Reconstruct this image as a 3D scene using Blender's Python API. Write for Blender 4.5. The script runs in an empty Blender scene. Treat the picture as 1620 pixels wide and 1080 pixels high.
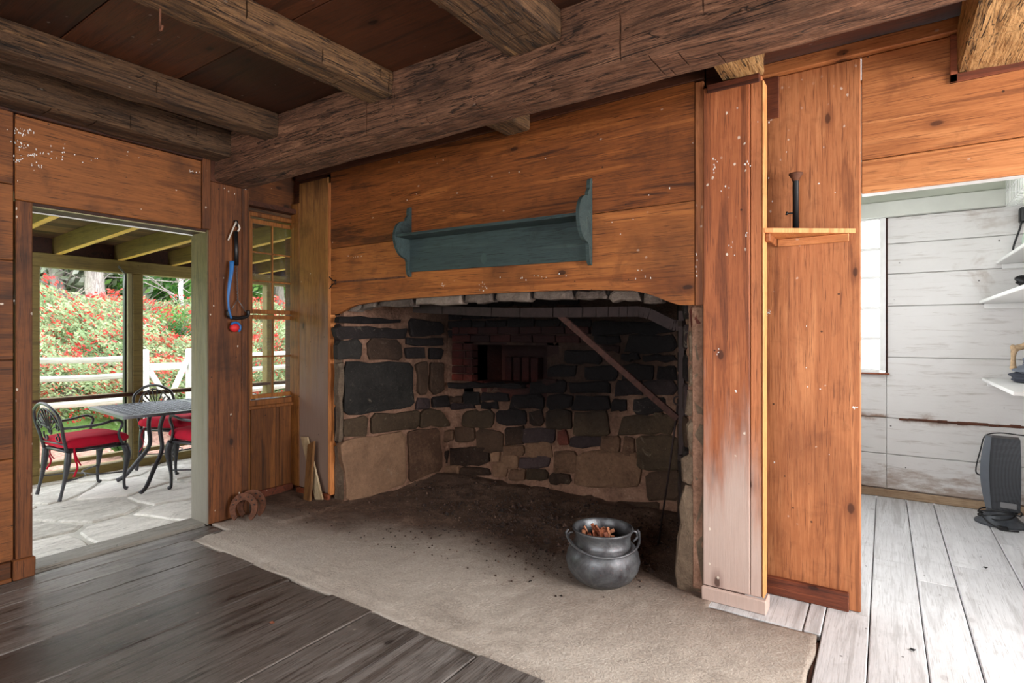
import bpy, bmesh, math, random
from mathutils import Vector, Matrix, noise as mnoise
random.seed(7)
C = bpy.context.scene.collection
SC = bpy.context.scene
PI = math.pi

# ------------------------------------------------------------------ camera, world, lights, exposure
FP = 879.0; CX = 810.0; HY = 530.0; CH = 1.25
YAW = math.atan(590 / FP)
cam_d = bpy.data.cameras.new('camera'); cam = bpy.data.objects.new('camera', cam_d); C.objects.link(cam)
cam_d.sensor_width = 36.0; cam_d.lens = FP / 1620 * 36.0
cam_d.shift_y = -(540 - HY) / 1620.0
cam_d.clip_start = 0.02; cam_d.clip_end = 300
cam.location = (0, 0, CH); cam.rotation_euler = (PI / 2, 0, YAW)
SC.camera = cam
SC.view_settings.view_transform = 'Standard'; SC.view_settings.look = 'None'
SC.view_settings.gamma = 1.0; SC.view_settings.use_curve_mapping = False
SC.view_settings.exposure = 0.06

w = bpy.data.worlds.new('sky'); SC.world = w; w.use_nodes = True
bg = w.node_tree.nodes['Background']; bg.inputs[0].default_value = (0.93, 0.97, 1.0, 1); bg.inputs[1].default_value = 5.0

def area(name, loc, rot, sx, sy, power, col=(1, 1, 1)):
    l = bpy.data.lights.new(name, 'AREA'); l.shape = 'RECTANGLE'; l.size = sx; l.size_y = sy
    l.energy = power; l.color = col
    o = bpy.data.objects.new(name, l); C.objects.link(o); o.location = loc; o.rotation_euler = rot
    return o
# daylight through windows of the unseen sides, then an added pantry fill lamp
area('window_light_right', (2.50, 1.65, 1.45), (0, math.radians(72), 0), 1.25, 2.1, 175, (1, .97, .93))
area('window_light_rear', (-1.0, -2.33, 1.45), (math.radians(72), 0, 0), 2.5, 1.25, 52, (1, .97, .94))
area('window_light_pantry', (-0.58, 4.2, 1.5), (0, math.radians(-80), 0), 1.1, .9, 9, (.97, .98, 1))
area('pantry_fill_light', (1.0, 3.75, 2.3), (0, math.radians(25), 0),   .8, .8, 34, (.97, .98, 1))  # added fill lamp under the pantry ceiling, no window here

# ------------------------------------------------------------------ measuring helpers (pixel -> a point ON a known plane)
FW = (-math.sin(YAW), math.cos(YAW)); RT = (math.cos(YAW), math.sin(YAW))
def ray(px, py):
    l = (px - CX) / FP
    return (FW[0] + RT[0] * l, FW[1] + RT[1] * l, (HY - py) / FP)
def onX(px, py, X):
    r = ray(px, py); t = X / r[0]; return Vector((X, r[1] * t, CH + r[2] * t))
def onY(px, py, Y):
    r = ray(px, py); t = Y / r[1]; return Vector((r[0] * t, Y, CH + r[2] * t))
def onZ(px, py, Z=0):
    r = ray(px, py); t = (Z - CH) / r[2]; return Vector((r[0] * t, r[1] * t, Z))
def onP(px, py, p0, n):
    r = Vector(ray(px, py)); o = Vector((0, 0, CH)); t = (Vector(p0) - o).dot(n) / r.dot(n); return o + r * t

# ------------------------------------------------------------------ mesh helpers
def sr(r, g, b):
    f = lambda c: ((c / 255) / 12.92) if c / 255 <= .04045 else (((c / 255) + .055) / 1.055) ** 2.4
    return (f(r), f(g), f(b), 1)

def link(o, parent=None):
    C.objects.link(o)
    if parent is not None:
        o.parent = parent
        o.location = -Vector(parent.location)
    return o

def mesh_obj(name, bm, mat, parent=None, smooth=False):
    me = bpy.data.meshes.new(name); bm.to_mesh(me); bm.free()
    if mat: me.materials.append(mat)
    if smooth:
        for p in me.polygons: p.use_smooth = True
    return link(bpy.data.objects.new(name, me), parent)

def tag(o, label=None, cat=None, group=None, kind=None):
    if label: o['label'] = label
    if cat: o['category'] = cat
    if group: o['group'] = group
    if kind: o['kind'] = kind
    return o

def empty(name, loc=(0, 0, 0)):
    o = bpy.data.objects.new(name, None); C.objects.link(o); o.location = loc; o.empty_display_size = .1
    return o
def thing(name, label, cat, loc=(0, 0, 0), group=None):
    return tag(empty(name, loc), label, cat, group)
def struct(name, loc=(0, 0, 0)):
    return tag(empty(name, loc), kind='structure')

def add_box(bm, x0, x1, y0, y1, z0, z1, bev=0.0, jit=0.0):
    x0, x1 = sorted((x0, x1)); y0, y1 = sorted((y0, y1)); z0, z1 = sorted((z0, z1))
    b = bmesh.new()
    bmesh.ops.create_cube(b, size=1)
    for v in b.verts:
        v.co = Vector(((x0 + x1) / 2 + v.co.x * (x1 - x0), (y0 + y1) / 2 + v.co.y * (y1 - y0), (z0 + z1) / 2 + v.co.z * (z1 - z0)))
        if jit: v.co += Vector([random.uniform(-jit, jit) for _ in range(3)])
    if bev: bmesh.ops.bevel(b, geom=list(b.edges), offset=min(bev, .45 * min(x1 - x0, y1 - y0, z1 - z0)), segments=1, affect='EDGES')
    merge(bm, b)

def merge(bm, b):
    me = bpy.data.meshes.new('tmp'); b.to_mesh(me); b.free(); bm.from_mesh(me); bpy.data.meshes.remove(me)

def box(name, x0, x1, y0, y1, z0, z1, mat, parent=None, bev=.004, jit=0):
    bm = bmesh.new(); add_box(bm, x0, x1, y0, y1, z0, z1, bev, jit)
    return mesh_obj(name, bm, mat, parent)

def add_bar(bm, a, b, w, h=None, up=(0, 0, 1)):
    """rectangular bar from a to b"""
    h = h or w; a = Vector(a); b = Vector(b); d = (b - a).normalized()
    s = d.cross(Vector(up))
    if s.length < 1e-4: s = d.cross(Vector((1, 0, 0)))
    s.normalize(); u = s.cross(d)
    vs = []
    for p in (a, b):
        for i, j in ((-1, -1), (1, -1), (1, 1), (-1, 1)):
            vs.append(bm.verts.new(p + s * i * w / 2 + u * j * h / 2))
    for f in ((0, 1, 2, 3), (7, 6, 5, 4), (0, 4, 5, 1), (1, 5, 6, 2), (2, 6, 7, 3), (3, 7, 4, 0)):
        bm.faces.new([vs[i] for i in f])

def add_tube(bm, pts, rad, seg=8, closed=False, flat=1.0, cap=True):
    pts = [Vector(p) for p in pts]; n = len(pts)
    if not hasattr(rad, '__len__'): rad = [rad] * n
    rings = []; prev = None
    for i, p in enumerate(pts):
        a = pts[(i - 1) % n] if (closed or i > 0) else p
        b = pts[(i + 1) % n] if (closed or i < n - 1) else p
        d = (b - a)
        if d.length < 1e-7: d = Vector((0, 0, 1))
        d.normalize()
        if prev is None:
            prev = d.orthogonal().normalized()
        s = prev - d * prev.dot(d)
        if s.length < 1e-5: s = d.orthogonal()
        s.normalize(); prev = s; u = d.cross(s)
        rings.append([bm.verts.new(p + (s * math.cos(2 * PI * k / seg) + u * math.sin(2 * PI * k / seg) * flat) * rad[i]) for k in range(seg)])
    m = n if closed else n - 1
    for i in range(m):
        A = rings[i]; B = rings[(i + 1) % n]
        for k in range(seg):
            bm.faces.new((A[k], A[(k + 1) % seg], B[(k + 1) % seg], B[k]))
    if not closed and cap:
        bm.faces.new(list(reversed(rings[0]))); bm.faces.new(rings[-1])

def add_lathe(bm, prof, c=(0, 0, 0), seg=32, capb=True, capt=True):
    c = Vector(c); rings = []
    for r, z in prof:
        rings.append([bm.verts.new(c + Vector((r * math.cos(2 * PI * k / seg), r * math.sin(2 * PI * k / seg), z))) for k in range(seg)])
    for A, B in zip(rings, rings[1:]):
        for k in range(seg):
            bm.faces.new((A[k], A[(k + 1) % seg], B[(k + 1) % seg], B[k]))
    if capb: bm.faces.new(list(reversed(rings[0])))
    if capt: bm.faces.new(rings[-1])

def add_prism(bm, poly, d):
    """poly: list of Vector, extruded by vector d"""
    d = Vector(d); A = [bm.verts.new(Vector(p)) for p in poly]; B = [bm.verts.new(Vector(p) + d) for p in poly]; n = len(A)
    bm.faces.new(A); bm.faces.new(list(reversed(B)))
    for i in range(n): bm.faces.new((A[i], B[i], B[(i + 1) % n], A[(i + 1) % n]))
    bmesh.ops.recalc_face_normals(bm, faces=list(bm.faces))

def smooth_curve(pts, n=6, closed=False):
    pts = [Vector(p) for p in pts]; out = []; L = len(pts)
    rng = range(L) if closed else range(L - 1)
    for i in rng:
        g = (lambda k: pts[k % L]) if closed else (lambda k: pts[max(0, min(L - 1, k))])
        p0, p1, p2, p3 = g(i - 1), g(i), g(i + 1), g(i + 2)
        for k in range(n):
            t = k / n
            out.append(.5 * ((2 * p1) + (-p0 + p2) * t + (2 * p0 - 5 * p1 + 4 * p2 - p3) * t * t + (-p0 + 3 * p1 - 3 * p2 + p3) * t ** 3))
    if not closed: out.append(pts[-1])
    return out

def copy_tree(o, parent=None):
    c = o.copy(); C.objects.link(c); c.parent = parent
    for ch in list(o.children): copy_tree(ch, c)
    return c

# ------------------------------------------------------------------ materials
class NT:
    def __init__(s, name):
        s.m = bpy.data.materials.new(name); s.m.use_nodes = True; s.t = s.m.node_tree; s.n = s.t.nodes
        s.b = s.n['Principled BSDF']
    def add(s, ty, **kw):
        x = s.n.new(ty)
        for k, v in kw.items(): setattr(x, k, v)
        return x
    def L(s, a, b): s.t.links.new(a, b)
    def val(s, sock, v):
        if isinstance(v, bpy.types.NodeSocket): s.L(v, sock)
        else: sock.default_value = v
    def math(s, op, a, b=0.0, c=None, clamp=False):
        x = s.add('ShaderNodeMath', operation=op, use_clamp=clamp); s.val(x.inputs[0], a); s.val(x.inputs[1], b)
        if c is not None: s.val(x.inputs[2], c)
        return x.outputs[0]
    def vmath(s, op, a, b):
        x = s.add('ShaderNodeVectorMath', operation=op); s.val(x.inputs[0], a); s.val(x.inputs[1], b); return x.outputs[0]
    def noise(s, vec, scale, detail=4, rough=.55, dist=0.0):
        x = s.add('ShaderNodeTexNoise'); s.L(vec, x.inputs['Vector']); x.inputs['Scale'].default_value = scale
        x.inputs['Detail'].default_value = detail; x.inputs['Roughness'].default_value = rough; x.inputs['Distortion'].default_value = dist
        return x.outputs['Fac']
    def voro(s, vec, scale, feature='F1', rnd=1.0):
        x = s.add('ShaderNodeTexVoronoi', feature=feature); s.L(vec, x.inputs['Vector']); x.inputs['Scale'].default_value = scale
        x.inputs['Randomness'].default_value = rnd
        return x
    def ramp(s, fac, stops, interp='LINEAR'):
        x = s.add('ShaderNodeValToRGB'); x.color_ramp.interpolation = interp; e = x.color_ramp.elements
        while len(e) < len(stops): e.new(.5)
        for el, (p, c) in zip(e, stops):
            el.position = p; el.color = c if hasattr(c, '__len__') else (c, c, c, 1)
        s.L(fac, x.inputs[0]); return x.outputs[0]
    def step(s, fac, a, b):
        x = s.add('ShaderNodeMapRange', interpolation_type='SMOOTHSTEP'); s.val(x.inputs[0], fac)
        x.inputs[1].default_value = a; x.inputs[2].default_value = b; return x.outputs[0]
    def mix(s, f, a, b, bt='MIX'):
        x = s.add('ShaderNodeMix', data_type='RGBA', blend_type=bt); s.val(x.inputs[0], f); s.val(x.inputs[6], a); s.val(x.inputs[7], b); return x.outputs[2]
    def coord(s, rnd=True):
        tc = s.add('ShaderNodeTexCoord'); oi = s.add('ShaderNodeObjectInfo')
        v = tc.outputs['Object']
        if not rnd: return v, oi.outputs['Random']
        m = s.add('ShaderNodeVectorMath', operation='SCALE'); m.inputs[0].default_value = (31.7, 17.3, 23.9); s.L(oi.outputs['Random'], m.inputs['Scale'])
        return s.vmath('ADD', v, m.outputs[0]), oi.outputs['Random']
    def scale(s, vec, sc): return s.vmath('MULTIPLY', vec, sc)
    def bump(s, h, strength=.4, dist=.01, prev=None):
        x = s.add('ShaderNodeBump'); x.inputs['Strength'].default_value = strength; x.inputs['Distance'].default_value = dist
        s.L(h, x.inputs['Height'])
        if prev: s.L(prev, x.inputs['Normal'])
        return x.outputs[0]
    def out(s, col=None, rough=None, normal=None, metal=None, spec=None):
        if col is not None: s.val(s.b.inputs['Base Color'], col)
        if rough is not None: s.val(s.b.inputs['Roughness'], rough)
        if normal is not None: s.L(normal, s.b.inputs['Normal'])
        if metal is not None: s.val(s.b.inputs['Metallic'], metal)
        if spec is not None: s.b.inputs['Specular IOR Level'].default_value = spec
        return s.m

def stretch(axis, a=1.0, c=9.0):
    return {'X': (a, c, c), 'Y': (c, a, c), 'Z': (c, c, a)}[axis]

def wood(name, light, mid, dark, axis='X', rough=.55, knots=.5, specks=.3, bleach=None, var=.35, coarse=1.0, stain=.6, spec=.35, bumpk=.35, cracks=0, ringk=.11, porek=.72):
    n = NT(name); v, rnd = n.coord()
    g = n.scale(v, stretch(axis, .38 * coarse, 6.5 * coarse))
    big = n.noise(g, 1.6, 6, .55, 1.6)
    fine = n.noise(n.scale(v, stretch(axis, 3.0, 80)), 2.2, 8, .72, .3)
    # growth rings: bands of the big noise
    ring = n.math('SINE', n.math('MULTIPLY', big, 30.0)); ring = n.math('MULTIPLY_ADD', ring, .5, .5)
    t = n.math('MULTIPLY_ADD', ring, ringk, n.math('MULTIPLY_ADD', big, .60, n.math('MULTIPLY', fine, .52 - ringk * .2)))
    t = n.math('MULTIPLY_ADD', n.math('SUBTRACT', rnd, .5), var, t)
    col = n.ramp(t, [(.30, dark), (.55, mid), (.80, light)])
    st = n.noise(v, 1.3, 5, .6, .4)
    col = n.mix(n.math('MULTIPLY', n.step(st, .52, .72), stain), col, dark)
    streak = n.noise(n.scale(v, stretch(axis, .8, 22)), 1.0, 4, .65, .5)
    col = n.mix(n.math('MULTIPLY', n.step(streak, .55, .75), .5), col, dark)
    pore = n.noise(n.scale(n.vmath('ADD', v, (7.7, 3.1, 1.9)), stretch(axis, 4.5, 150)), 1.5, 3, .6, .4)
    col = n.mix(n.math('MULTIPLY', n.step(pore, .56, .66), porek), col, dark)
    med = n.noise(v, 7, 6, .7, .6)
    col = n.mix(n.math('MULTIPLY', n.step(med, .50, .72), .35), col, dark)
    if bleach:
        z0, z1, bc = bleach
        tc = n.add('ShaderNodeTexCoord'); sp = n.add('ShaderNodeSeparateXYZ'); n.L(tc.outputs['Object'], sp.inputs[0])
        zz = n.math('MULTIPLY_ADD', n.math('SUBTRACT', n.noise(n.scale(v, stretch('Z', .9, 6)), 1.3, 4, .6), .5), 1.5, sp.outputs['Z'])
        f = n.step(zz, z1, z0)
        bcol = n.mix(n.math('MULTIPLY', fine, .9), bc, n.mix(.5, bc, dark))
        col = n.mix(n.math('MULTIPLY', f, .92), col, bcol)
    if knots:
        sx_ = n.add('ShaderNodeSeparateXYZ'); n.L(v, sx_.inputs[0]); oth = [k for k in 'XYZ' if k != axis]
        cb_ = n.add('ShaderNodeCombineXYZ'); n.L(n.math('MULTIPLY', sx_.outputs[axis], .5), cb_.inputs[0]); n.L(n.math('ADD', sx_.outputs[oth[0]], sx_.outputs[oth[1]]), cb_.inputs[1])
        kv = n.add('ShaderNodeTexVoronoi', voronoi_dimensions='2D'); kv.inputs['Scale'].default_value = 3.0; n.L(cb_.outputs[0], kv.inputs['Vector'])
        ks = n.add('ShaderNodeSeparateColor'); n.L(kv.outputs['Color'], ks.inputs[0])
        d = n.math('MULTIPLY_ADD', n.math('SUBTRACT', n.noise(v, 14, 3), .5), .05, kv.outputs['Distance'])
        sel = n.step(ks.outputs[0], .52, .54)
        col = n.mix(n.math('MULTIPLY', n.math('MULTIPLY', n.step(d, .13, .03), sel), knots * .8), col, (dark[0] * .9, dark[1] * .75, dark[2] * .7, 1))
        col = n.mix(n.math('MULTIPLY', n.math('MULTIPLY', n.step(d, .045, .025), sel), min(1, knots * 1.5)), col, (dark[0] * .3, dark[1] * .25, dark[2] * .25, 1))
    # nail holes
    nh = n.voro(v, 9.0).outputs['Distance']
    col = n.mix(n.math('MULTIPLY', n.step(nh, .055, .035), .8), col, (.008, .005, .004, 1))
    if specks:
        sv = n.voro(n.vmath('ADD', n.scale(v, stretch(axis, .7, 1)), (3.3, 1.7, 5.1)), 26.0)
        sd = n.math('MULTIPLY_ADD', n.math('SUBTRACT', n.noise(v, 90, 2), .5), .25, sv.outputs['Distance'])
        cl = n.step(n.noise(n.vmath('ADD', v, (9, 4, 2)), 2.2, 3, .6), .60, .66)
        sx = n.add('ShaderNodeSeparateColor'); n.L(sv.outputs['Color'], sx.inputs[0])
        lone = n.step(sx.outputs[0], .955, .96)
        msk = n.math('MULTIPLY', n.step(sd, .16, .10), n.math('MAXIMUM', n.math('MULTIPLY', cl, n.step(sx.outputs[1], .5, .55)), lone))
        col = n.mix(n.math('MULTIPLY', msk, specks), col, sr(235, 225, 210))
    h = n.math('ADD', n.math('MULTIPLY', fine, .6), n.math('MULTIPLY', streak, .5))
    nor = n.bump(h, bumpk, .006)
    if cracks:
        ck = n.noise(n.scale(v, stretch(axis, .7, 14)), 1.4, 3, .7, 1.2)
        line = n.step(n.math('ABSOLUTE', n.math('SUBTRACT', ck, .5)), .0, .018)
        col = n.mix(n.math('MULTIPLY', n.math('SUBTRACT', 1.0, line), cracks), col, (.006, .004, .003, 1))
        nor = n.bump(line, .7, .02, nor)
        lump = n.noise(n.scale(v, stretch(axis, 3, 9)), 1.6, 6, .65)
        nor = n.bump(lump, .8, .03, nor)
    r = n.math('MULTIPLY_ADD', fine, .3, rough - .12)
    return n.out(col, r, nor, spec=spec)

O_L = sr(196, 122, 66); O_M = sr(156, 86, 40); O_D = sr(84, 42, 20)
def trio(axis, nm, L, M, D, **k): return wood(nm + axis, L, M, D, axis, **k)
pine_x = trio('X', 'pine_mantel', sr(176, 108, 54), sr(140, 78, 34), sr(62, 31, 13), specks=.25)
pine_z = trio('Z', 'pine_panel', sr(200, 136, 90), sr(168, 104, 64), sr(104, 58, 34), specks=.45, stain=.4, var=.15)
pine_hx = trio('X', 'pine_header', sr(204, 138, 86), sr(172, 106, 60), sr(108, 60, 32), specks=.2, stain=.4)
pine_ly = trio('Y', 'pine_left', sr(146, 88, 42), sr(106, 60, 26), sr(42, 22, 10), specks=.8, stain=.75)
pine_lz = trio('Z', 'pine_left_post', sr(134, 80, 42), sr(98, 56, 28), sr(38, 20, 10), specks=.6, stain=.7)
pine_strip = trio('Z', 'pine_edge', sr(226, 160, 100), sr(198, 124, 68), sr(140, 80, 42), specks=.2, stain=.2)
pillar_m = wood('pillar_pine', sr(196, 124, 80), sr(164, 94, 56), sr(96, 50, 30), 'Z', specks=.75, bleach=(.35, 1.05, sr(218, 198, 188)), stain=.35)
nookpost_m = wood('nook_post', sr(176, 124, 66), sr(134, 88, 44), sr(64, 38, 20), 'Z', specks=.4, bleach=(.6, 1.7, sr(150, 128, 116)))
nookwin_m = wood('nook_board', sr(150, 96, 44), sr(112, 66, 28), sr(54, 30, 14), 'Z', specks=.3)
dark_trim = wood('dark_trim', sr(96, 54, 32), sr(66, 34, 20), sr(34, 18, 12), 'X', specks=.1)
red_trim = wood('red_trim', sr(150, 82, 52), sr(112, 56, 34), sr(60, 30, 20), 'X', specks=.2)
grey_jamb = wood('weathered_jamb', sr(112, 96, 66), sr(86, 72, 46), sr(36, 30, 20), 'Z', specks=.2, knots=.6, bleach=(.1, 1.5, sr(138, 132, 122)))
beam_m = wood('hewn_beam', sr(158, 114, 86), sr(96, 64, 46), sr(28, 18, 13), 'X', rough=.75, knots=.3, specks=.12, coarse=1.6, cracks=.85, bumpk=.8, var=.1)
joist_m = wood('hewn_joist', sr(156, 116, 74), sr(90, 64, 42), sr(32, 20, 13), 'Y', rough=.75, knots=.3, specks=.12, coarse=1.5, cracks=.8, bumpk=.8, var=.3)
joist_dark = wood('dark_joist', sr(104, 76, 52), sr(62, 44, 30), sr(22, 14, 10), 'Y', rough=.75, knots=.3, specks=.2, coarse=1.5, cracks=.8, bumpk=.8, var=.1)
joist_light = wood('pale_joist', sr(196, 156, 106), sr(164, 122, 74), sr(92, 62, 34), 'Y', rough=.75, knots=.3, specks=.1, coarse=1.5, cracks=.95, bumpk=.8, var=.1)
ceil_m = wood('ceiling_boards', sr(100, 54, 30), sr(68, 36, 20), sr(26, 14, 9), 'X', rough=.45, specks=.15, knots=.5)
floor_dark = wood('old_floor', sr(150, 146, 142), sr(104, 97, 92), sr(40, 34, 31), 'Y', rough=.27, knots=.5, specks=.25, bumpk=.6, spec=.9, var=.3, stain=.8)
floor_light = wood('worn_painted_floor', sr(222, 222, 224), sr(202, 202, 204), sr(160, 158, 158), 'Y', rough=.42, knots=.15, specks=0, bumpk=.4, spec=.4, var=.12, stain=.25)
threshold_m = wood('threshold_wood', sr(150, 146, 138), sr(120, 114, 104), sr(60, 54, 46), 'Y', rough=.5, specks=.1)
olive = wood('olive_paint', sr(136, 118, 66), sr(122, 106, 58), sr(84, 72, 40), 'Y', knots=0, specks=.05, stain=.15, var=.05)
olive_x = wood('olive_rafter', sr(122, 102, 50), sr(104, 86, 42), sr(62, 50, 26), 'X', knots=0, specks=.05, stain=.2, var=.05)
cream = wood('cream_paint', sr(170, 164, 132), sr(156, 148, 114), sr(118, 110, 80), 'Z', knots=0, specks=.02, stain=.1, var=.05)
yellow_edge = wood('lit_rafter_edge', sr(236, 196, 104), sr(220, 176, 86), sr(170, 126, 56), 'X', knots=0, specks=0, stain=.1, var=.05)  # light bounced up from the floor, painted as a yellow tone
porch_ceil_m = wood('porch_ceiling', sr(140, 104, 68), sr(100, 72, 48), sr(36, 24, 16), 'Y', rough=.7, knots=.2, specks=0)
fence_m = wood('fence_paint', sr(232, 232, 230), sr(206, 206, 204), sr(160, 158, 154), 'Y', rough=.8, knots=.1, specks=0, stain=.3)
scrap_a = wood('scrap_pale', sr(200, 182, 150), sr(176, 152, 118), sr(120, 96, 66), 'Z', specks=0)
scrap_b = wood('scrap_brown', sr(158, 118, 74), sr(126, 88, 50), sr(80, 50, 28), 'Z', specks=0)
stick_m = wood('kindling', sr(204, 142, 106), sr(164, 96, 66), sr(96, 48, 32), 'X', specks=0, knots=0, var=.5)
blue_paint = wood('teal_paint', sr(64, 80, 78), sr(48, 62, 64), sr(26, 33, 33), 'X', rough=.6, knots=.3, specks=.05, stain=.35, var=.06)
bark = wood('bark', sr(196, 186, 180), sr(160, 148, 144), sr(92, 82, 80), 'Z', rough=.9, knots=0, specks=0, coarse=1, cracks=.3)
bark_pale = wood('bark_pale', sr(240, 240, 236), sr(220, 218, 212), sr(170, 168, 160), 'Z', rough=.9, knots=0, specks=0)
sash_m = wood('window_sash', sr(176, 116, 56), sr(140, 86, 40), sr(84, 48, 22), 'Z', specks=.1, knots=0)

def white_boards(name):
    n = NT(name); v, rnd = n.coord()
    base = n.mix(n.noise(v, 1.2, 5, .6), sr(206, 203, 200), sr(230, 229, 228))
    g = n.noise(n.scale(v, (2, 12, 22)), 1.5, 6, .7, .6)
    base = n.mix(n.math('MULTIPLY', n.step(g, .52, .70), .45), base, sr(150, 138, 126))
    blot = n.noise(n.vmath('ADD', v, (5, 5, 5)), 2.4, 5, .6, .3)
    base = n.mix(n.math('MULTIPLY', n.step(blot, .60, .74), .5), base, sr(142, 118, 98))
    tc = n.add('ShaderNodeTexCoord'); sp = n.add('ShaderNodeSeparateXYZ'); n.L(tc.outputs['Object'], sp.inputs[0])
    low = n.step(n.math('MULTIPLY_ADD', n.noise(n.scale(v, (3, 3, 9)), 2, 5, .7), .7, sp.outputs['Z']), .62, .38)
    base = n.mix(n.math('MULTIPLY', low, .65), base, sr(134, 100, 70))
    jb = n.step(n.math('ABSOLUTE', n.math('SUBTRACT', n.math('MULTIPLY_ADD', n.noise(v, 7, 4, .7), .10, sp.outputs['Z']), .662)), .045, .0)
    base = n.mix(n.math('MULTIPLY', jb, n.math('MULTIPLY', n.step(n.noise(v, 3.1, 4), .42, .6), .85)), base, sr(122, 80, 46))
    nh = n.voro(v, 8.0).outputs['Distance']
    base = n.mix(n.math('MULTIPLY', n.step(nh, .06, .03), .85), base, (.02, .015, .01, 1))
    return n.out(base, .6, n.bump(n.math('ADD', g, n.noise(v, 60, 3)), .25, .006), spec=.25)
white_w = white_boards('old_white_paint')

def plain(name, col, rough=.5, metal=0.0, nz=.08, scale=20, bump=.15, spec=.4, bd=.003):
    n = NT(name); v, rnd = n.coord()
    f = n.noise(v, scale, 5, .6)
    d = (col[0] * .55, col[1] * .55, col[2] * .55, 1); l = tuple(min(1, c * 1.2) for c in col[:3]) + (1,)
    c = n.mix(nz * 2.5 if nz < .4 else 1.0, col, n.ramp(f, [(.35, d), (.65, l)]))
    return n.out(c, n.math('MULTIPLY_ADD', f, .25, rough - .12), n.bump(f, bump, bd), metal, spec)

white_paint = plain('white_shelf_paint', sr(232, 232, 230), .45, nz=.04)
fixture_m = plain('fixture_white', sr(240, 240, 240), .4, nz=.02)
soffit = plain('pantry_soffit', sr(186, 190, 176), .6, nz=.06, scale=5)
soffit2 = plain('pantry_plate', sr(206, 208, 200), .6, nz=.06, scale=5)
iron = plain('soot_iron', sr(52, 40, 40), .6, .5, nz=.3, scale=30, bump=.5)
rust_dark = plain('sooty_rust', sr(74, 48, 42), .8, .3, nz=.4, scale=40, bump=.8)
rust = plain('rusty_iron', sr(104, 66, 48), .8, .25, nz=.4, scale=40, bump=.8)
black_iron = plain('black_iron', sr(30, 30, 32), .45, .5, nz=.1)
chair_iron = plain('cast_metal', sr(66, 66, 70), .40, .4, nz=.2, scale=60)
table_iron = plain('table_metal', sr(120, 124, 132), .35, .4, nz=.3, scale=50)
crimson = plain('crimson_cloth', sr(178, 20, 48), .85, nz=.12, scale=14, bump=.3, spec=.2)
blue_pl = plain('blue_plastic', sr(40, 104, 168), .35, nz=.03)
red_pl = plain('red_rubber', sr(206, 40, 44), .5, nz=.05)
orange_pl = plain('orange_plastic', sr(226, 84, 40), .4, nz=.03)
black_pl = plain('black_plastic', sr(22, 22, 24), .4, nz=.05)
grey_pl = plain('silver_plastic', sr(98, 104, 112), .35, .2, nz=.05)
lbl_m = plain('label_grey', sr(120, 120, 122), .5, nz=.05)
cloth_grey = plain('grey_cloth', sr(112, 118, 128), .85, nz=.15, scale=12)
cloth_dark = plain('dark_cloth', sr(62, 66, 76), .85, nz=.15, scale=12)
bone_m = plain('knotted_chew', sr(206, 176, 140), .8, nz=.35, scale=25, bump=.8)
wire_m = plain('white_wire', sr(238, 240, 236), .4, nz=.02)
cream_strap = plain('cream_strap', sr(214, 208, 196), .7, nz=.1)
spring_m = plain('spring_steel', sr(120, 122, 124), .35, .7, nz=.1)

def perforated():
    n = NT('heater_mesh'); v, r = n.coord(False)
    d = n.voro(v, 260, rnd=0.0).outputs['Distance']
    c = n.mix(n.step(d, .30, .38), sr(14, 15, 17), sr(52, 55, 60))
    return n.out(c, .5, None, .3)
heater_mesh = perforated()

def glass():
    n = NT('old_window_glass'); n.n.remove(n.b)
    out = n.n['Material Output']; tr = n.add('ShaderNodeBsdfTransparent'); gl = n.add('ShaderNodeBsdfGlossy'); gl.inputs['Roughness'].default_value = .02
    df = n.add('ShaderNodeBsdfDiffuse'); df.inputs[0].default_value = (.6, .6, .6, 1)
    v, r = n.coord(); f = n.step(n.noise(v, 12, 6, .8), .5, .9)
    m1 = n.add('ShaderNodeMixShader'); m1.inputs[0].default_value = .06; n.L(tr.outputs[0], m1.inputs[1]); n.L(gl.outputs[0], m1.inputs[2])
    m2 = n.add('ShaderNodeMixShader'); n.L(n.math('MULTIPLY', f, .25), m2.inputs[0]); n.L(m1.outputs[0], m2.inputs[1]); n.L(df.outputs[0], m2.inputs[2])
    n.L(m2.outputs[0], out.inputs[0]); return n.m
glass_m = glass()

def stone(name, light, dark, soot=True, rough=.85):
    n = NT(name); v, rnd = n.coord()
    a = n.noise(v, 5, 8, .65, .5); b = n.noise(v, 40, 6, .7)
    t = n.math('MULTIPLY_ADD', n.math('SUBTRACT', rnd, .5), .35, n.math('MULTIPLY_ADD', b, .4, n.math('MULTIPLY', a, .6)))
    c = n.ramp(t, [(.3, dark), (.72, light)])
    pale = n.step(n.noise(v, 9, 7, .75, 1.0), .60, .70)
    c = n.mix(n.math('MULTIPLY', pale, .30), c, sr(170, 158, 140))
    grit = n.noise(v, 130, 3, .8); c = n.mix(n.math('MULTIPLY', n.step(grit, .56, .70), .5), c, (dark[0] * .3, dark[1] * .3, dark[2] * .3, 1)); c = n.mix(n.math('MULTIPLY', n.step(n.noise(v, 70, 4, .8, .5), .62, .74), .35), c, sr(190, 176, 156))
    if soot: c = soot_mix(n, c)
    h = n.math('ADD', n.math('MULTIPLY', a, 1.0), n.math('MULTIPLY', b, .35))
    return n.out(c, rough, n.bump(h, .9, .025), spec=.25)
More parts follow.
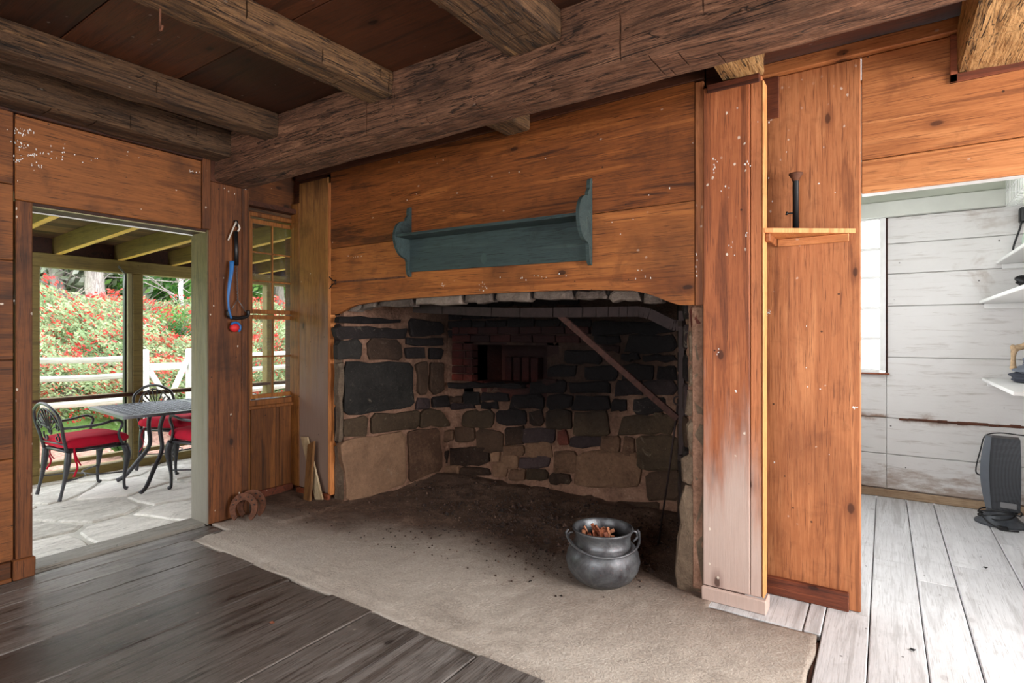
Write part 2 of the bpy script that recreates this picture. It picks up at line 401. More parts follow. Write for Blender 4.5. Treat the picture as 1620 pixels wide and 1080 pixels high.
def soot_mix(n, c, k=.93):
    # soot left by centuries of fires: blackest at the middle top of the back wall
    tc = n.add('ShaderNodeTexCoord'); v = tc.outputs['Object']
    sp = n.add('ShaderNodeSeparateXYZ'); n.L(v, sp.inputs[0])
    dx = n.math('MULTIPLY', n.math('SUBTRACT', sp.outputs['X'], -2.15), .85)
    dz = n.math('MULTIPLY', n.math('SUBTRACT', sp.outputs['Z'], 1.45), 1.15)
    dy = n.math('MULTIPLY', n.math('SUBTRACT', sp.outputs['Y'], 3.75), .9)
    r = n.math('SQRT', n.math('ADD', n.math('MULTIPLY', dx, dx), n.math('ADD', n.math('MULTIPLY', dz, dz), n.math('MULTIPLY', dy, dy))))
    r = n.math('MULTIPLY_ADD', n.math('SUBTRACT', n.noise(v, 3.5, 5, .6), .5), .45, r)
    return n.mix(n.math('MULTIPLY', n.step(r, 1.34, .70), k), c, (.004, .003, .004, 1))
ST = {'d': stone('stone_dark', sr(54, 47, 46), sr(22, 18, 18)), 'b': stone('stone_brown', sr(86, 66, 52), sr(40, 29, 24)),
      't': stone('stone_tan', sr(144, 112, 88), sr(78, 56, 43)), 'g': stone('stone_green', sr(84, 68, 52), sr(40, 31, 24)),
      'k': stone('stone_slate', sr(58, 55, 52), sr(28, 26, 25)), 'r': stone('stone_red', sr(132, 74, 60), sr(76, 38, 32)),
      'p': stone('stone_pale', sr(136, 122, 112), sr(66, 56, 52), soot=False), 'q': stone('stone_jamb', sr(128, 110, 92), sr(66, 54, 46), soot=False),
      'v': stone('stone_lilac', sr(78, 64, 64), sr(42, 34, 35))}
def mk_mortar():
    n = NT('mortar'); v, r = n.coord(False)
    a = n.noise(v, 6, 7, .7); b = n.noise(v, 45, 5, .7)
    c = n.ramp(n.math('MULTIPLY_ADD', b, .4, n.math('MULTIPLY', a, .6)), [(.32, sr(96, 70, 56)), (.58, sr(160, 124, 104)), (.75, sr(200, 168, 148))])
    c = soot_mix(n, c, .9)
    return n.out(c, .9, n.bump(n.math('ADD', a, n.math('MULTIPLY', b, .5)), .9, .03), spec=.2)
mortar = mk_mortar()
brick_m = stone('brick_red', sr(160, 68, 50), sr(92, 36, 28))
soot_black = plain('soot_black', (.006, .005, .006, 1), .95, spec=.1)

def mk_hearth():
    n = NT('hearth_cement'); v, r = n.coord(False)
    a = n.noise(v, 2.2, 7, .65, .4); b = n.noise(v, 90, 5, .7); c_ = n.noise(v, 14, 6, .7)
    col = n.ramp(n.math('MULTIPLY_ADD', b, .42, n.math('MULTIPLY', a, .58)), [(.34, sr(156, 146, 136)), (.5, sr(204, 194, 182)), (.66, sr(232, 226, 216))])
    sp = n.add('ShaderNodeSeparateXYZ'); n.L(v, sp.inputs[0])
    # ash and dirt trodden in towards the firebox and the nook
    yy = n.math('MULTIPLY_ADD', n.math('SUBTRACT', n.noise(v, 2.2, 6, .7, .5), .5), .9, sp.outputs['Y'])
    yy = n.math('MULTIPLY_ADD', n.step(sp.outputs['X'], -2.1, -3.5), .45, yy)
    dirt = n.ramp(n.math('MULTIPLY_ADD', n.noise(v, 38, 5, .75), .5, n.math('MULTIPLY', n.noise(v, 5, 5, .7), .5)), [(.43, sr(28, 20, 17)), (.51, sr(76, 56, 46)), (.60, sr(140, 112, 94))])
    col = n.mix(n.math('MULTIPLY', n.step(yy, 2.42, 2.95), .96), col, dirt)
    col = n.mix(n.math('MULTIPLY', n.step(n.math('MULTIPLY_ADD', n.math('SUBTRACT', n.noise(v, 1.1, 4, .6), .5), 1.2, yy), 1.9, 2.7), .5), col, sr(112, 88, 74))
    spk = n.voro(v, 60).outputs['Distance']
    col = n.mix(n.math('MULTIPLY', n.step(spk, .16, .08), .35), col, sr(60, 50, 44))
    h = n.math('ADD', n.math('MULTIPLY', c_, .8), n.math('MULTIPLY', b, .6))
    return n.out(col, .85, n.bump(h, 1.0, .012), spec=.2)
hearth_m = mk_hearth()

def flag(name, L_, D_):
    n = NT(name); v, r = n.coord()
    a = n.noise(n.scale(v, (3.5, 1.2, 2)), 3, 8, .7, 1.2); b = n.noise(v, 50, 5, .7)
    t = n.math('MULTIPLY_ADD', n.math('SUBTRACT', r, .5), .3, n.math('MULTIPLY_ADD', b, .3, n.math('MULTIPLY', a, .7)))
    c = n.ramp(t, [(.3, D_), (.6, L_)]); cl_ = n.noise(n.scale(v, (9, 1.5, 2)), 2, 6, .75, 1.5); c = n.mix(n.math('MULTIPLY', n.step(cl_, .56, .66), .45), c, sr(96, 92, 84))
    return n.out(c, .7, n.bump(a, .9, .02), spec=.3)
flag_m = flag('flagstone_face', sr(244, 241, 234), sr(186, 183, 174))
flag_mortar = plain('porch_mortar', sr(216, 214, 206), .9, nz=.15, scale=15, bump=.5)
grass_m = plain('lawn', sr(150, 190, 110), .95, nz=.3, scale=30, bump=.6, spec=.1, bd=.02)
mulch_m = plain('mulch', sr(176, 140, 126), .95, nz=.5, scale=18, bump=.8, spec=.1, bd=.03)

def leafmat(name, a, b, trans=.35):
    n = NT(name); v, r = n.coord(False)
    c = n.mix(n.step(n.noise(v, 2.3, 3), .35, .65), a, b)
    n.b.inputs['Roughness'].default_value = .6; n.L(c, n.b.inputs['Base Color'])
    tl = n.add('ShaderNodeBsdfTranslucent'); n.L(c, tl.inputs[0]); mx = n.add('ShaderNodeMixShader'); mx.inputs[0].default_value = trans
    n.L(n.b.outputs[0], mx.inputs[1]); n.L(tl.outputs[0], mx.inputs[2]); n.L(mx.outputs[0], n.n['Material Output'].inputs[0]); return n.m
leaf_y = leafmat('leaf_spring', sr(126, 152, 104), sr(178, 194, 150))
leaf_g = leafmat('leaf_green', sr(60, 112, 56), sr(128, 168, 84))
leaf_b = leafmat('leaf_bramble', sr(140, 144, 132), sr(190, 190, 180))
flower_m = leafmat('flower_red', sr(206, 44, 48), sr(214, 90, 76), .3)
twig_m = plain('twig', sr(150, 140, 128), .9, nz=.2)

# ------------------------------------------------------------------ SETTING: floor
XL = -3.70         # left wall face
FY = 2.72          # mantel wall face
PY = 2.95          # panel wall face (right of the pillar)
ZC = 2.565         # underside of the ceiling boards
floor = struct('floor')
def plank(x0, x1, y0, y1, mat, dz=None):
    dz = random.uniform(-.003, .002) if dz is None else dz
    bm = bmesh.new(); add_box(bm, x0 + .0022, x1 - .0022, y0 + .001, y1 - .001, -.03 + dz, dz, .004)
    for v in bm.verts: v.co.z += .0
    o = mesh_obj('plank', bm, mat, floor)
    return o
xs = [-3.70, -3.545, -3.37, -3.18, -2.87, -2.53, -2.22, -1.93, -1.62, -1.32, -1.02, -.74, -.48, -.24]
rr = random.Random(3)
for i in range(len(xs) - 1):
    x0, x1 = xs[i], xs[i + 1]
    ymax = 1.93 if i == 0 else 1.742 - .012 * (i % 3)
    cuts = [-2.4, -1.9 + rr.uniform(0, 1.6), ymax]
    for a, b in zip(cuts, cuts[1:]): plank(x0, x1, a, b, floor_dark)
for x0, x1, cuts in ((-.222, -.055, [-2.4, .9, 2.93, 5.2]), (-.055, .135, [-2.4, 1.2, 3.72, 5.2]), (.135, .30, [-2.4, .6, 3.52, 5.2]), (.30, .57, [-2.4, 1.5, 2.95, 3.85, 5.2]),
                     (.57, .84, [-2.4, 1.4, 4.4, 5.2]), (.84, 1.12, [-2.4, 1.0, 3.0, 5.2]), (1.12, 1.4, [-2.4, 2.95]), (1.4, 1.7, [-2.4, 2.95]), (1.7, 2.05, [-2.4, 2.95]), (2.05, 2.6, [-2.4, 2.95])):
    for a, b in zip(cuts, cuts[1:]): plank(x0, x1, a, b, floor_light)
plank(-.73, -.29, 2.64, 2.96, floor_light); plank(-.29, -.222, 2.64, 2.96, floor_light)
plank(-.24, -.222, 1.7, 2.60, dark_trim, -.012)
box('subfloor', -3.9, 2.7, -2.5, 5.4, -.12, -.034, dark_trim, floor, 0)

# hearth slab: rough cement, uneven
def hz(x, y):
    z = (-.004 if y < 1.80 else .002) + .006 * mnoise.noise(Vector((x * 3, y * 3, 0))) + .004 * mnoise.noise(Vector((x * 14, y * 14, 2)))
    t = max(0, min(1, (y - 3.0) / .6)); z += .06 * t * t + .018 * t * mnoise.noise(Vector((x * 7, y * 7, 5))) + .008 * min(1, t * 3) * mnoise.noise(Vector((x * 20, y * 20, 5)))
    if x < -3.3 and y > 2.2: z += .01
    return z
def hearth():
    bm = bmesh.new(); st = .021; grid = {}
    nx = int((3.97 - .235) / st); ny = int((3.74 - 1.735) / st)
    for i in range(nx + 1):
        for j in range(ny + 1):
            x = -3.97 + i * (3.97 - .235) / nx; y = 1.735 + j * (3.74 - 1.735) / ny
            if j == 0: y += .012 * mnoise.noise(Vector((x * 6, 0, 0)))
            if i == nx: x += .02 * mnoise.noise(Vector((y * 5, 3, 0)))
            grid[i, j] = bm.verts.new((x, y, hz(x, y)))
    for i in range(nx):
        for j in range(ny):
            x = -3.97 + (i + .5) * st; y = 1.735 + (j + .5) * st
            if x < -3.52 - .02 * mnoise.noise(Vector((y * 6, 1, 1))) and y < 1.94: continue
            if x < -3.70 and y < 2.19: continue
            if x > -.70 and y > 2.62: continue
            bm.faces.new([grid[i, j], grid[i + 1, j], grid[i + 1, j + 1], grid[i, j + 1]])
    lo = [v for v in bm.verts if not v.link_faces]; bmesh.ops.delete(bm, geom=lo, context='VERTS')
    for f_ in bm.faces: f_.smooth = True
    ed = [e for e in bm.edges if e.is_boundary]
    r = bmesh.ops.extrude_edge_only(bm, edges=ed)
    for v in [g for g in r['geom'] if isinstance(g, bmesh.types.BMVert)]: v.co.z = -.03
    for f_ in [g for g in r['geom'] if isinstance(g, bmesh.types.BMFace)]: f_.smooth = False
    return mesh_obj('hearth_slab', bm, hearth_m, None, False)
tag(hearth(), 'rough tan cement hearth slab in front of and inside the fireplace', 'hearth')

# ash, cinders and crumbs in the firebox
def debris():
    bm = bmesh.new(); r = random.Random(11)
    for k in range(2650):
        if k < 2300:
            x = r.gauss(-1.9, .62); y = r.gauss(3.2, .28)
        else:
            x = r.uniform(-3.5, -.9); y = r.uniform(2.2, 3.6)
        if not (-3.3 < x < -1.0 and 2.3 < y < 3.66):
            if not (-3.9 < x < -3.2 and 2.25 < y < 2.7): continue
        s = r.uniform(.003, .010) * (r.uniform(1.8, 3.2) if r.random() < .07 else 1)
        if y < 2.75: s = min(s, .007)
        z = hz(x, y) + s * .4
        vs = [bm.verts.new((x + s * a * r.uniform(.6, 1.3), y + s * b * r.uniform(.6, 1.3), z + s * c * r.uniform(.5, 1))) for a, b, c in ((1, 0, 0), (-1, 0, 0), (0, 1, 0), (0, -1, 0), (0, 0, 1), (0, 0, -1))]
        for f in ((0, 2, 4), (2, 1, 4), (1, 3, 4), (3, 0, 4), (2, 0, 5), (1, 2, 5), (3, 1, 5), (0, 3, 5)): bm.faces.new([vs[i] for i in f])
    n = NT('cinders'); tc = n.add('ShaderNodeTexCoord')
    c = n.ramp(n.noise(tc.outputs['Object'], 60, 2), [(.35, sr(26, 20, 18)), (.6, sr(70, 50, 42)), (.74, sr(150, 120, 100))]); n.out(c, .9)
    tag(mesh_obj('cinders', bm, n.m), 'dark ash, cinders and crumbs strewn over the firebox floor', 'ash', kind='stuff')
debris()

# ------------------------------------------------------------------ ceiling
ceiling = struct('ceiling')
ys = [-2.4, -1.95, -1.5, -1.02, -.55, -.08, .42, .93, 1.417, 1.98, 2.40, 2.96]
for i in range(len(ys) - 1):
    cuts = [-3.9, -1.2 + (.9 if i % 2 else -.9), 2.7]
    for a, b in zip(cuts, cuts[1:]):
        box('board', a + .001, b - .001, ys[i] + .002, ys[i + 1] - .002, ZC + random.uniform(-.002, .002), ZC + .025, ceil_m, ceiling, .003)
box('upper_floor', -4.1, 2.75, -2.55, 3.05, ZC + .03, ZC + .08, dark_trim, ceiling, 0)

def hewn(name, x0, x1, y0, y1, z0, z1, axis, mat, label, amp=.009, skew=0.0, nicks=40, group=None):
    """a hand-hewn beam: gridded box with lumpy faces, worn arrises and adze nicks"""
    L0, L1 = (x0, x1) if axis == 'X' else (y0, y1)
    n0 = max(8, int((L1 - L0) / .03)); m = 7
    a0, a1 = (y0, y1) if axis == 'X' else (x0, x1)
    bm = bmesh.new(); rings = []; sd = random.uniform(0, 50); r = random.Random(int(sd * 100))
    nk = []
    for _ in range(nicks):
        u0 = r.uniform(-.1, .8); nk.append((r.uniform(L0 + .02, L1 - .02), r.choice([0, 0, 1, 3]), r.uniform(.008, .018), u0, u0 + r.uniform(.25, .8), r.uniform(-.015, .015)))
    ts = sorted([L0 + (L1 - L0) * i / n0 for i in range(n0 + 1)] + [t for q_ in nk for t in (q_[0] - .0035, q_[0], q_[0] + .0035)]); n = len(ts) - 1
    per = []
    for k in range(m): per.append((k / m, 0, 0))
    for k in range(m): per.append((1, k / m, 1))
    for k in range(m): per.append((1 - k / m, 1, 2))
    for k in range(m): per.append((0, 1 - k / m, 3))
    for i in range(n + 1):
        t = ts[i]; ring = []
        for (u, v_, side) in per:
            cu, cv = u - .5, v_ - .5
            # worn corners
            k = max(0, abs(cu) + abs(cv) - .86) ; s = 1 - k * .35
            a = a0 + (a1 - a0) * (.5 + cu * s); z = z0 + (z1 - z0) * (.5 + cv * s)
            d = amp * (mnoise.noise(Vector((t * 2.2, a * 7, z * 7 + sd))) + .6 * mnoise.noise(Vector((t * 9, a * 22, z * 22 + sd))))
            w_ = 0 if side == 2 else (u if side == 0 else v_)
            for (nt, ns, nd, ua, ub, sk) in nk:
                if ns == side and abs(nt - t) < .0005 and ua <= w_ <= ub: d -= nd
            if cv > .45: d = 0
            a += (d if cu > 0 else -d) if side in (1, 3) else 0
            z += (-d if v_ < .5 else d) if side in (0, 2) else 0
            if side == 2 or v_ > .999: z = z1
            tt = t + skew * 0
            if axis == 'X': co = (t, a + skew * (t - L0), z)
            else: co = (a + skew * (t - L0), t, z)
            ring.append(bm.verts.new(co))
        rings.append(ring)
    P = len(per)
    for A, B in zip(rings, rings[1:]):
        for k in range(P): bm.faces.new((A[k], A[(k + 1) % P], B[(k + 1) % P], B[k]))
    bm.faces.new(rings[0]); bm.faces.new(rings[-1])
    bmesh.ops.recalc_face_normals(bm, faces=list(bm.faces))
    o = mesh_obj(name, bm, mat); o['label'] = label; o['category'] = 'beam'
    if group: o['group'] = group
    return o
hewn('summer_beam', XL + .0, 2.58, 1.965, 2.205, 2.27, ZC - .002, 'X', beam_m, 'massive hand-hewn main beam running across the ceiling before the fireplace', .012, 0, 60)
hewn('ceiling_joist', -3.29, -3.14, -2.4, 1.962, 2.43, ZC - .002, 'Y', joist_m, 'hewn ceiling joist second from the left wall, over the porch doorway side', .008, .035, 30)
hewn('ceiling_joist', -2.33, -2.165, -2.4, 1.962, 2.44, ZC - .002, 'Y', joist_m, 'hewn ceiling joist with cross nicks, third from the left wall', .008, .03, 70)
hewn('ceiling_joist', -1.385, -1.125, -2.4, 1.962, 2.435, ZC - .002, 'Y', joist_m, 'broad hewn ceiling joist meeting the middle of the main beam', .009, .01, 30)
hewn('ceiling_joist', -3.69, -3.50, -2.4, 1.962, 2.395, ZC - .002, 'Y', joist_dark, 'dark hewn ceiling joist lying against the left wall above the doorway', .009, .0, 20)
hewn('ceiling_joist', .25, .50, 2.21, 3.0, 2.335, ZC - .002, 'Y', joist_light, 'pale cracked joist end entering the wall above the pantry opening', .01, .0, 12)
hewn('ceiling_joist', -.635, -.455, 2.21, 2.74, 2.435, ZC - .002, 'Y', joist_light, 'pale joist end resting above the tall wooden pillar', .008, .0, 8)
hewn('ceiling_joist', -1.87, -1.70, 2.21, 2.715, 2.43, ZC - .002, 'Y', joist_m, 'short joist end between the main beam and the mantel boards', .006, .0, 6)

# ------------------------------------------------------------------ left wall with doorway
def flakes(plane, clusters, parent, seed=1):
    r = random.Random(seed); bm = bmesh.new()
    for (cx, cy, sx, sy, n_) in clusters:
        for _ in range(n_):
            p = plane(r.gauss(cx, sx), r.gauss(cy, sy)); nrm = Vector((1, 0, 0)) if plane is pl_left else Vector((0, -1, 0)); u = nrm.cross(Vector((0, 0, 1)))
            a = r.uniform(.0012, .0045); b = r.uniform(.002, .007); k = r.randrange(4, 7); th = r.uniform(0, 6)
            vs = [p + u * a * math.cos(th + 2 * PI * i / k) * r.uniform(.6, 1.2) + Vector((0, 0, b * math.sin(th + 2 * PI * i / k) * r.uniform(.6, 1.2))) for i in range(k)]
            A = [bm.verts.new(v) for v in vs]; B = [bm.verts.new(v - nrm * .0015) for v in vs]; bm.faces.new(A)
            for i in range(k): bm.faces.new((A[i], A[(i + 1) % k], B[(i + 1) % k], B[i]))
    bmesh.ops.recalc_face_normals(bm, faces=list(bm.faces))
    o = mesh_obj('paint_flakes', bm, white_paint, parent); o['kind'] = 'stuff'
def pl_left(x, y): return onX(x, y, XL + .0005)
WLX = -3.90
wl = struct('wall_left')
def multi(name, boxes, mat, parent, bev=0):
    bm = bmesh.new()
    for b in boxes: add_box(bm, *b, bev)
    return mesh_obj(name, bm, mat, parent)
multi('backing', [(WLX, XL - .022, -2.4, .93, -.03, 2.56), (WLX, XL - .022, .93, 1.93, 1.99, 2.56), (WLX, XL - .001, 1.93, 2.21, 2.27, 2.562)], dark_trim, wl)
zs = [.10, .62, 1.125, 1.632, 2.02, 2.43]
for a, b in zip(zs, zs[1:]): box('board', XL - .02, XL, -2.4, .938, a + .001, b - .002, pine_ly, wl, .003)
box('board', XL - .02, XL, .945, 1.880, 1.945, 2.385, pine_ly, wl, .004)       # over the doorway
box('corner_strip', XL - .02, XL + .012, 1.882, 1.935, 1.945, 2.41, pine_lz, wl, .004)
box('wall_cap', XL - .03, XL + .01, -2.4, 1.93, 2.388, 2.43, dark_trim, wl, .004)
box('casing', XL - .10, XL + .014, .945, 1.012, .10, 1.942, pine_lz, wl, .004)
box('plinth_block', XL - .18, XL + .03, .93, 1.022, .0, .10, pine_lz, wl, .006, .003)
tr = struct('baseboard_left')
box('board', XL, XL + .02, -2.4, .925, .0, .10, pine_ly, tr, .004)
box('board', XL + .02, XL + .03, -2.4, .925, .0, .02, pine_ly, tr, .003)
box('door_head', WLX, XL - .022, 1.0, 1.93, 1.930, 1.990, dark_trim, wl, .002)
box('head_bead', WLX, WLX + .008, 1.0, 1.93, 1.922, 1.9295, white_paint, wl, .001)
box('head_bead', XL - .034, XL - .022, 1.0, 1.93, 1.924, 1.9295, cream, wl, .001)
# right door post
box('door_post', WLX - .01, XL, 1.928, 2.155, -.0, 2.268, pine_lz, wl, .005)
box('jamb_facing', WLX - .01, XL - .004, 1.918, 1.9275, .0, 1.942, grey_jamb, wl, .002)
box('post_strip', XL - .08, XL - .001, 2.157, 2.198, .0, 2.268, pine_lz, wl, .004)
box('jamb_facing', WLX, XL - .11, .99, 1.01, .0, 1.942, cream, wl, .002)
# threshold
door = struct('door_1')
box('threshold', WLX - .02, XL - .045, 1.0, 1.93, -.03, .008, threshold_m, door, .004)
box('threshold_gap', XL - .045, XL - .004, 1.0, 1.93, -.05, -.02, dark_trim, door, 0)

flakes(pl_left, [(36, 208, 9, 3, 22), (32, 228, 7, 5, 14), (48, 245, 9, 3, 12), (30, 252, 5, 3, 8), (58, 262, 8, 3, 9), (80, 238, 22, 8, 16), (110, 252, 25, 8, 10), (205, 245, 6, 6, 3), (308, 270, 6, 2, 7), (25, 350, 3, 80, 7), (365, 300, 10, 4, 3)], wl, 3)
flakes(lambda x, y: onX(x, y, XL + .0005) , [], wl) if False else None
# nook window wall, set back
NX = -3.97
nook = struct('wall_left_nook')
multi('backing', [(NX - .12, NX - .022, 2.15, 2.375, 0, 2.56), (NX - .12, NX - .022, 2.375, 2.95, 0, .735), (NX - .12, NX - .022, 2.375, 2.95, 2.18, 2.56), (NX - .12, NX - .022, 2.80, 2.95, .7, 2.2)], dark_trim, nook)
for a, b in ((2.20, 2.378), (2.38, 2.62), (2.622, 2.80)):
    bm = bmesh.new(); add_box(bm, NX - .02, NX, a + .001, b - .001, .06, .70 if b > 2.4 else 2.2, .003); mesh_obj('board', bm, nookwin_m, nook)
multi('backing', [(-4.09, -3.56, FY + .032, FY + .05, 0, 2.56), (-4.09, -3.4, 2.2, FY + .05, 2.56, 2.564)], dark_trim, nook)
box('board', NX - .02, NX, 2.2, 2.95, 2.17, 2.52, pine_ly, nook, .003)
box('post', NX - .02, NX + .004, 2.79, 2.96, 0, 2.2, nookpost_m, nook, .003)
box('board', NX - .1, XL, 2.198, 2.206, 0, 2.268, nookwin_m, nook, .001)
bb = struct('baseboard_nook')
box('board', NX, NX + .02, 2.21, 2.73, .0, .065, red_trim, bb, .004)
# window_1
w1 = struct('window_1')
wy0, wy1, wz0, wz1 = 2.372, 2.772, .765, 2.135
def frame_rect(bm, X0, X1, y0, y1, z0, z1, t, tb=None):
    tb = tb or t
    add_box(bm, X0, X1, y0, y0 + t, z0, z1, .003); add_box(bm, X0, X1, y1 - t, y1, z0, z1, .003)
    add_box(bm, X0, X1, y0 + t, y1 - t, z0, z0 + tb, .003); add_box(bm, X0, X1, y0 + t, y1 - t, z1 - t, z1, .003)
bm = bmesh.new(); frame_rect(bm, NX - .05, NX + .012, wy0 - .03, wy1 + .03, wz0 - .06, wz1 + .045, .03, .05); mesh_obj('window_frame', bm, sash_m, w1)
box('window_sill', NX - .02, NX + .035, wy0 - .03, wy1 + .03, wz0 - .075, wz0 - .05, sash_m, w1, .004)
def sash(z0, z1, rows, xo):
    bm = bmesh.new(); frame_rect(bm, NX - .04 + xo, NX - .012 + xo, wy0, wy1, z0, z1, .032)
    s = mesh_obj('sash', bm, sash_m, w1)
    ya, yb = wy0 + .032, wy1 - .032; za, zb = z0 + .032, z1 - .032; ym = (ya + yb) / 2
    box('muntin', NX - .036 + xo, NX - .016 + xo, ym - .006, ym + .006, za, zb, sash_m, s, .002)
    for k in range(1, rows):
        zz = za + (zb - za) * k / rows; box('muntin', NX - .036 + xo, NX - .016 + xo, ya, yb, zz - .006, zz + .006, sash_m, s, .002)
    for k in range(rows):
        for (p, q) in ((ya, ym - .006), (ym + .006, yb)):
            zz0 = za + (zb - za) * k / rows + .006; zz1 = za + (zb - za) * (k + 1) / rows - .006
            box('pane', NX - .028 + xo, NX - .025 + xo, p, q, zz0, zz1, glass_m, s, 0)
sash(1.415, 2.135, 3, -.0); sash(.765, 1.405, 2, .0)

# post facing the room at the left of the fireplace
wb = struct('wall_back')
box('post', -3.86, -3.505, FY, FY + .03, .05, 2.45, nookpost_m, wb, .004)
box('post', NX, -3.862, FY - .0, FY + .03, .05, 2.30, nookwin_m, wb, .004)
box('edge_strip', -3.503, -3.475, FY - .004, FY + .05, .04, 2.40, pine_strip, wb, .003)
bb2 = struct('baseboard_post')
box('board', -3.86, -3.47, FY - .028, FY - .002, .0, .05, red_trim, bb2, .004)
# mantel boards
def mantel(zlo, zhi, x0=-3.472, x1=-.765, label=None):
    """board whose lower edge follows zlo(x)"""
    bm = bmesh.new(); n = 70; A = []
    for i in range(n + 1):
        x = x0 + (x1 - x0) * i / n
        z = zlo(x) if callable(zlo) else zlo
        A.append([bm.verts.new((x, yy, zz)) for yy, zz in ((FY, z), (FY, zhi), (FY + .025, zhi), (FY + .025, z))])
    for p, q in zip(A, A[1:]):
        for k in range(4): bm.faces.new((p[k], p[(k + 1) % 4], q[(k + 1) % 4], q[k]))
    bm.faces.new(A[0]); bm.faces.new(A[-1]); bmesh.ops.recalc_face_normals(bm, faces=list(bm.faces))
    return mesh_obj('board', bm, pine_x, wb)
arch = [(-3.48, 1.405), (-3.40, 1.407), (-3.33, 1.428), (-3.27, 1.452), (-3.2, 1.468), (-3.0, 1.485), (-2.7, 1.497), (-2.2, 1.503), (-1.8, 1.503), (-1.4, 1.498), (-1.08, 1.480), (-.98, 1.455), (-.90, 1.42), (-.85, 1.40), (-.80, 1.396), (-.7, 1.394)]
def archz(x):
    for (a, za), (b, zb) in zip(arch, arch[1:]):
        if x <= b: return za + (zb - za) * (x - a) / (b - a)
    return arch[-1][1]
mantel(archz, 1.898); mantel(1.902, 2.475)
bm = bmesh.new()
box('board', -3.472, -.765, FY - .002, FY + .0, 1.5745, 1.577, soot_black, wb, 0) if False else None
box('frame_strip', -.762, -.722, FY + .001, FY + .026, 1.394, 2.47, pine_z, wb, .003)
box('wall_cap', -3.9, -.72, FY - .004, FY + .03, 2.478, 2.562, dark_trim, wb, .003)
flakes(lambda x, y: onY(x, y, FY - .0005), [(700, 450, 3, 2, 5), (765, 452, 4, 5, 8), (860, 440, 30, 4, 10), (560, 405, 12, 5, 5), (820, 275, 8, 2, 2), (1000, 300, 60, 60, 7), (700, 300, 80, 40, 4), (1020, 440, 20, 6, 4), (1102, 400, 1.5, 40, 6)], wb, 7)
# pillar
pb = struct('trim_1')
def tboard(name, x0, x1, y0, y1, z0, z1, mat, parent):
    return box(name, x0, x1, y0, y1, z0, z1, mat, parent, .004, .001)
tboard('board', -.720, -.512, FY - .012, FY + .02, .062, 2.425, pillar_m, pb)
tboard('board', -.509, -.462, FY - .010, FY + .02, .062, 2.425, pillar_m, pb)
tboard('edge_board', -.461, -.452, FY - .012, FY + .06, .062, 2.40, pine_strip, pb)
tboard('base_block', -.722, -.440, FY - .034, FY - .013, .0, .062, pillar_m, pb)
tboard('base_block', -.4505, -.440, FY - .012, FY + .06, .0, .062, pillar_m, pb)
box('cap_block', -.70, -.47, FY - .02, FY + .0, 2.395, 2.435, red_trim, pb, .003)
multi('core', [(-.715, -.56, FY + .021, PY + .03, 0, 2.56)], dark_trim, pb)
flakes(lambda x, y: onY(x, y, FY - .0125), [(1131, 258, 2.5, 6, 9), (1146, 300, 3, 8, 3), (1158, 390, 2, 8, 4), (1187, 262, 2, 2, 2), (1180, 260, 2, 3, 3), (1137, 560, 3, 10, 3), (1165, 620, 2, 3, 2), (1180, 372, 2, 3, 3), (1170, 180, 30, 40, 5)], pb, 5)
# panel wall right of the pillar
wr = struct('wall_back_right')
tboard('panel', -.555, -.090, PY, PY + .025, .0, 2.50, pine_z, wr)
flakes(lambda x, y: onY(x, y, PY - .0005), [(1215, 494, 3, 2, 10), (1222, 860, 4, 2, 6), (1352, 645, 3, 2, 5), (1290, 300, 30, 60, 6), (1260, 620, 30, 90, 6)], wr, 6)
bbr = struct('baseboard_right')
box('board', -.50, -.135, PY - .028, PY - .001, .0, .085, red_trim, bbr, .004)
box('notch_trim', -.50, -.425, PY - .012, PY - .001, 2.30, 2.50, red_trim, wr, .002)
box('header', -.088, 2.6, PY + .002, PY + .027, 1.888, 2.034, pine_hx, wr, .004)
box('header', -.088, 2.6, PY + .002, PY + .027, 2.037, 2.50, pine_hx, wr, .004)
box('joist_surround', .225, .25, PY - .012, PY + .001, 2.30, 2.50, red_trim, wr, .002)
box('joist_surround', .225, .52, PY - .012, PY + .001, 2.30, 2.334, red_trim, wr, .002)
box('wall_cap', -.55, 2.6, PY - .03, PY + .03, 2.503, 2.563, pine_hx, wr, .004)
multi('backing', [(-.70, -.10, PY + .031, PY + .12, 0, 2.56), (-.088, 2.6, PY + .029, PY + .12, 1.895, 2.56), (1.2, 2.6, PY + .029, PY + .12, 0, 1.9)], white_w, wr)
box('board', 1.2, 2.6, PY + .002, PY + .027, 0, 1.886, pine_hx, wr, .004)

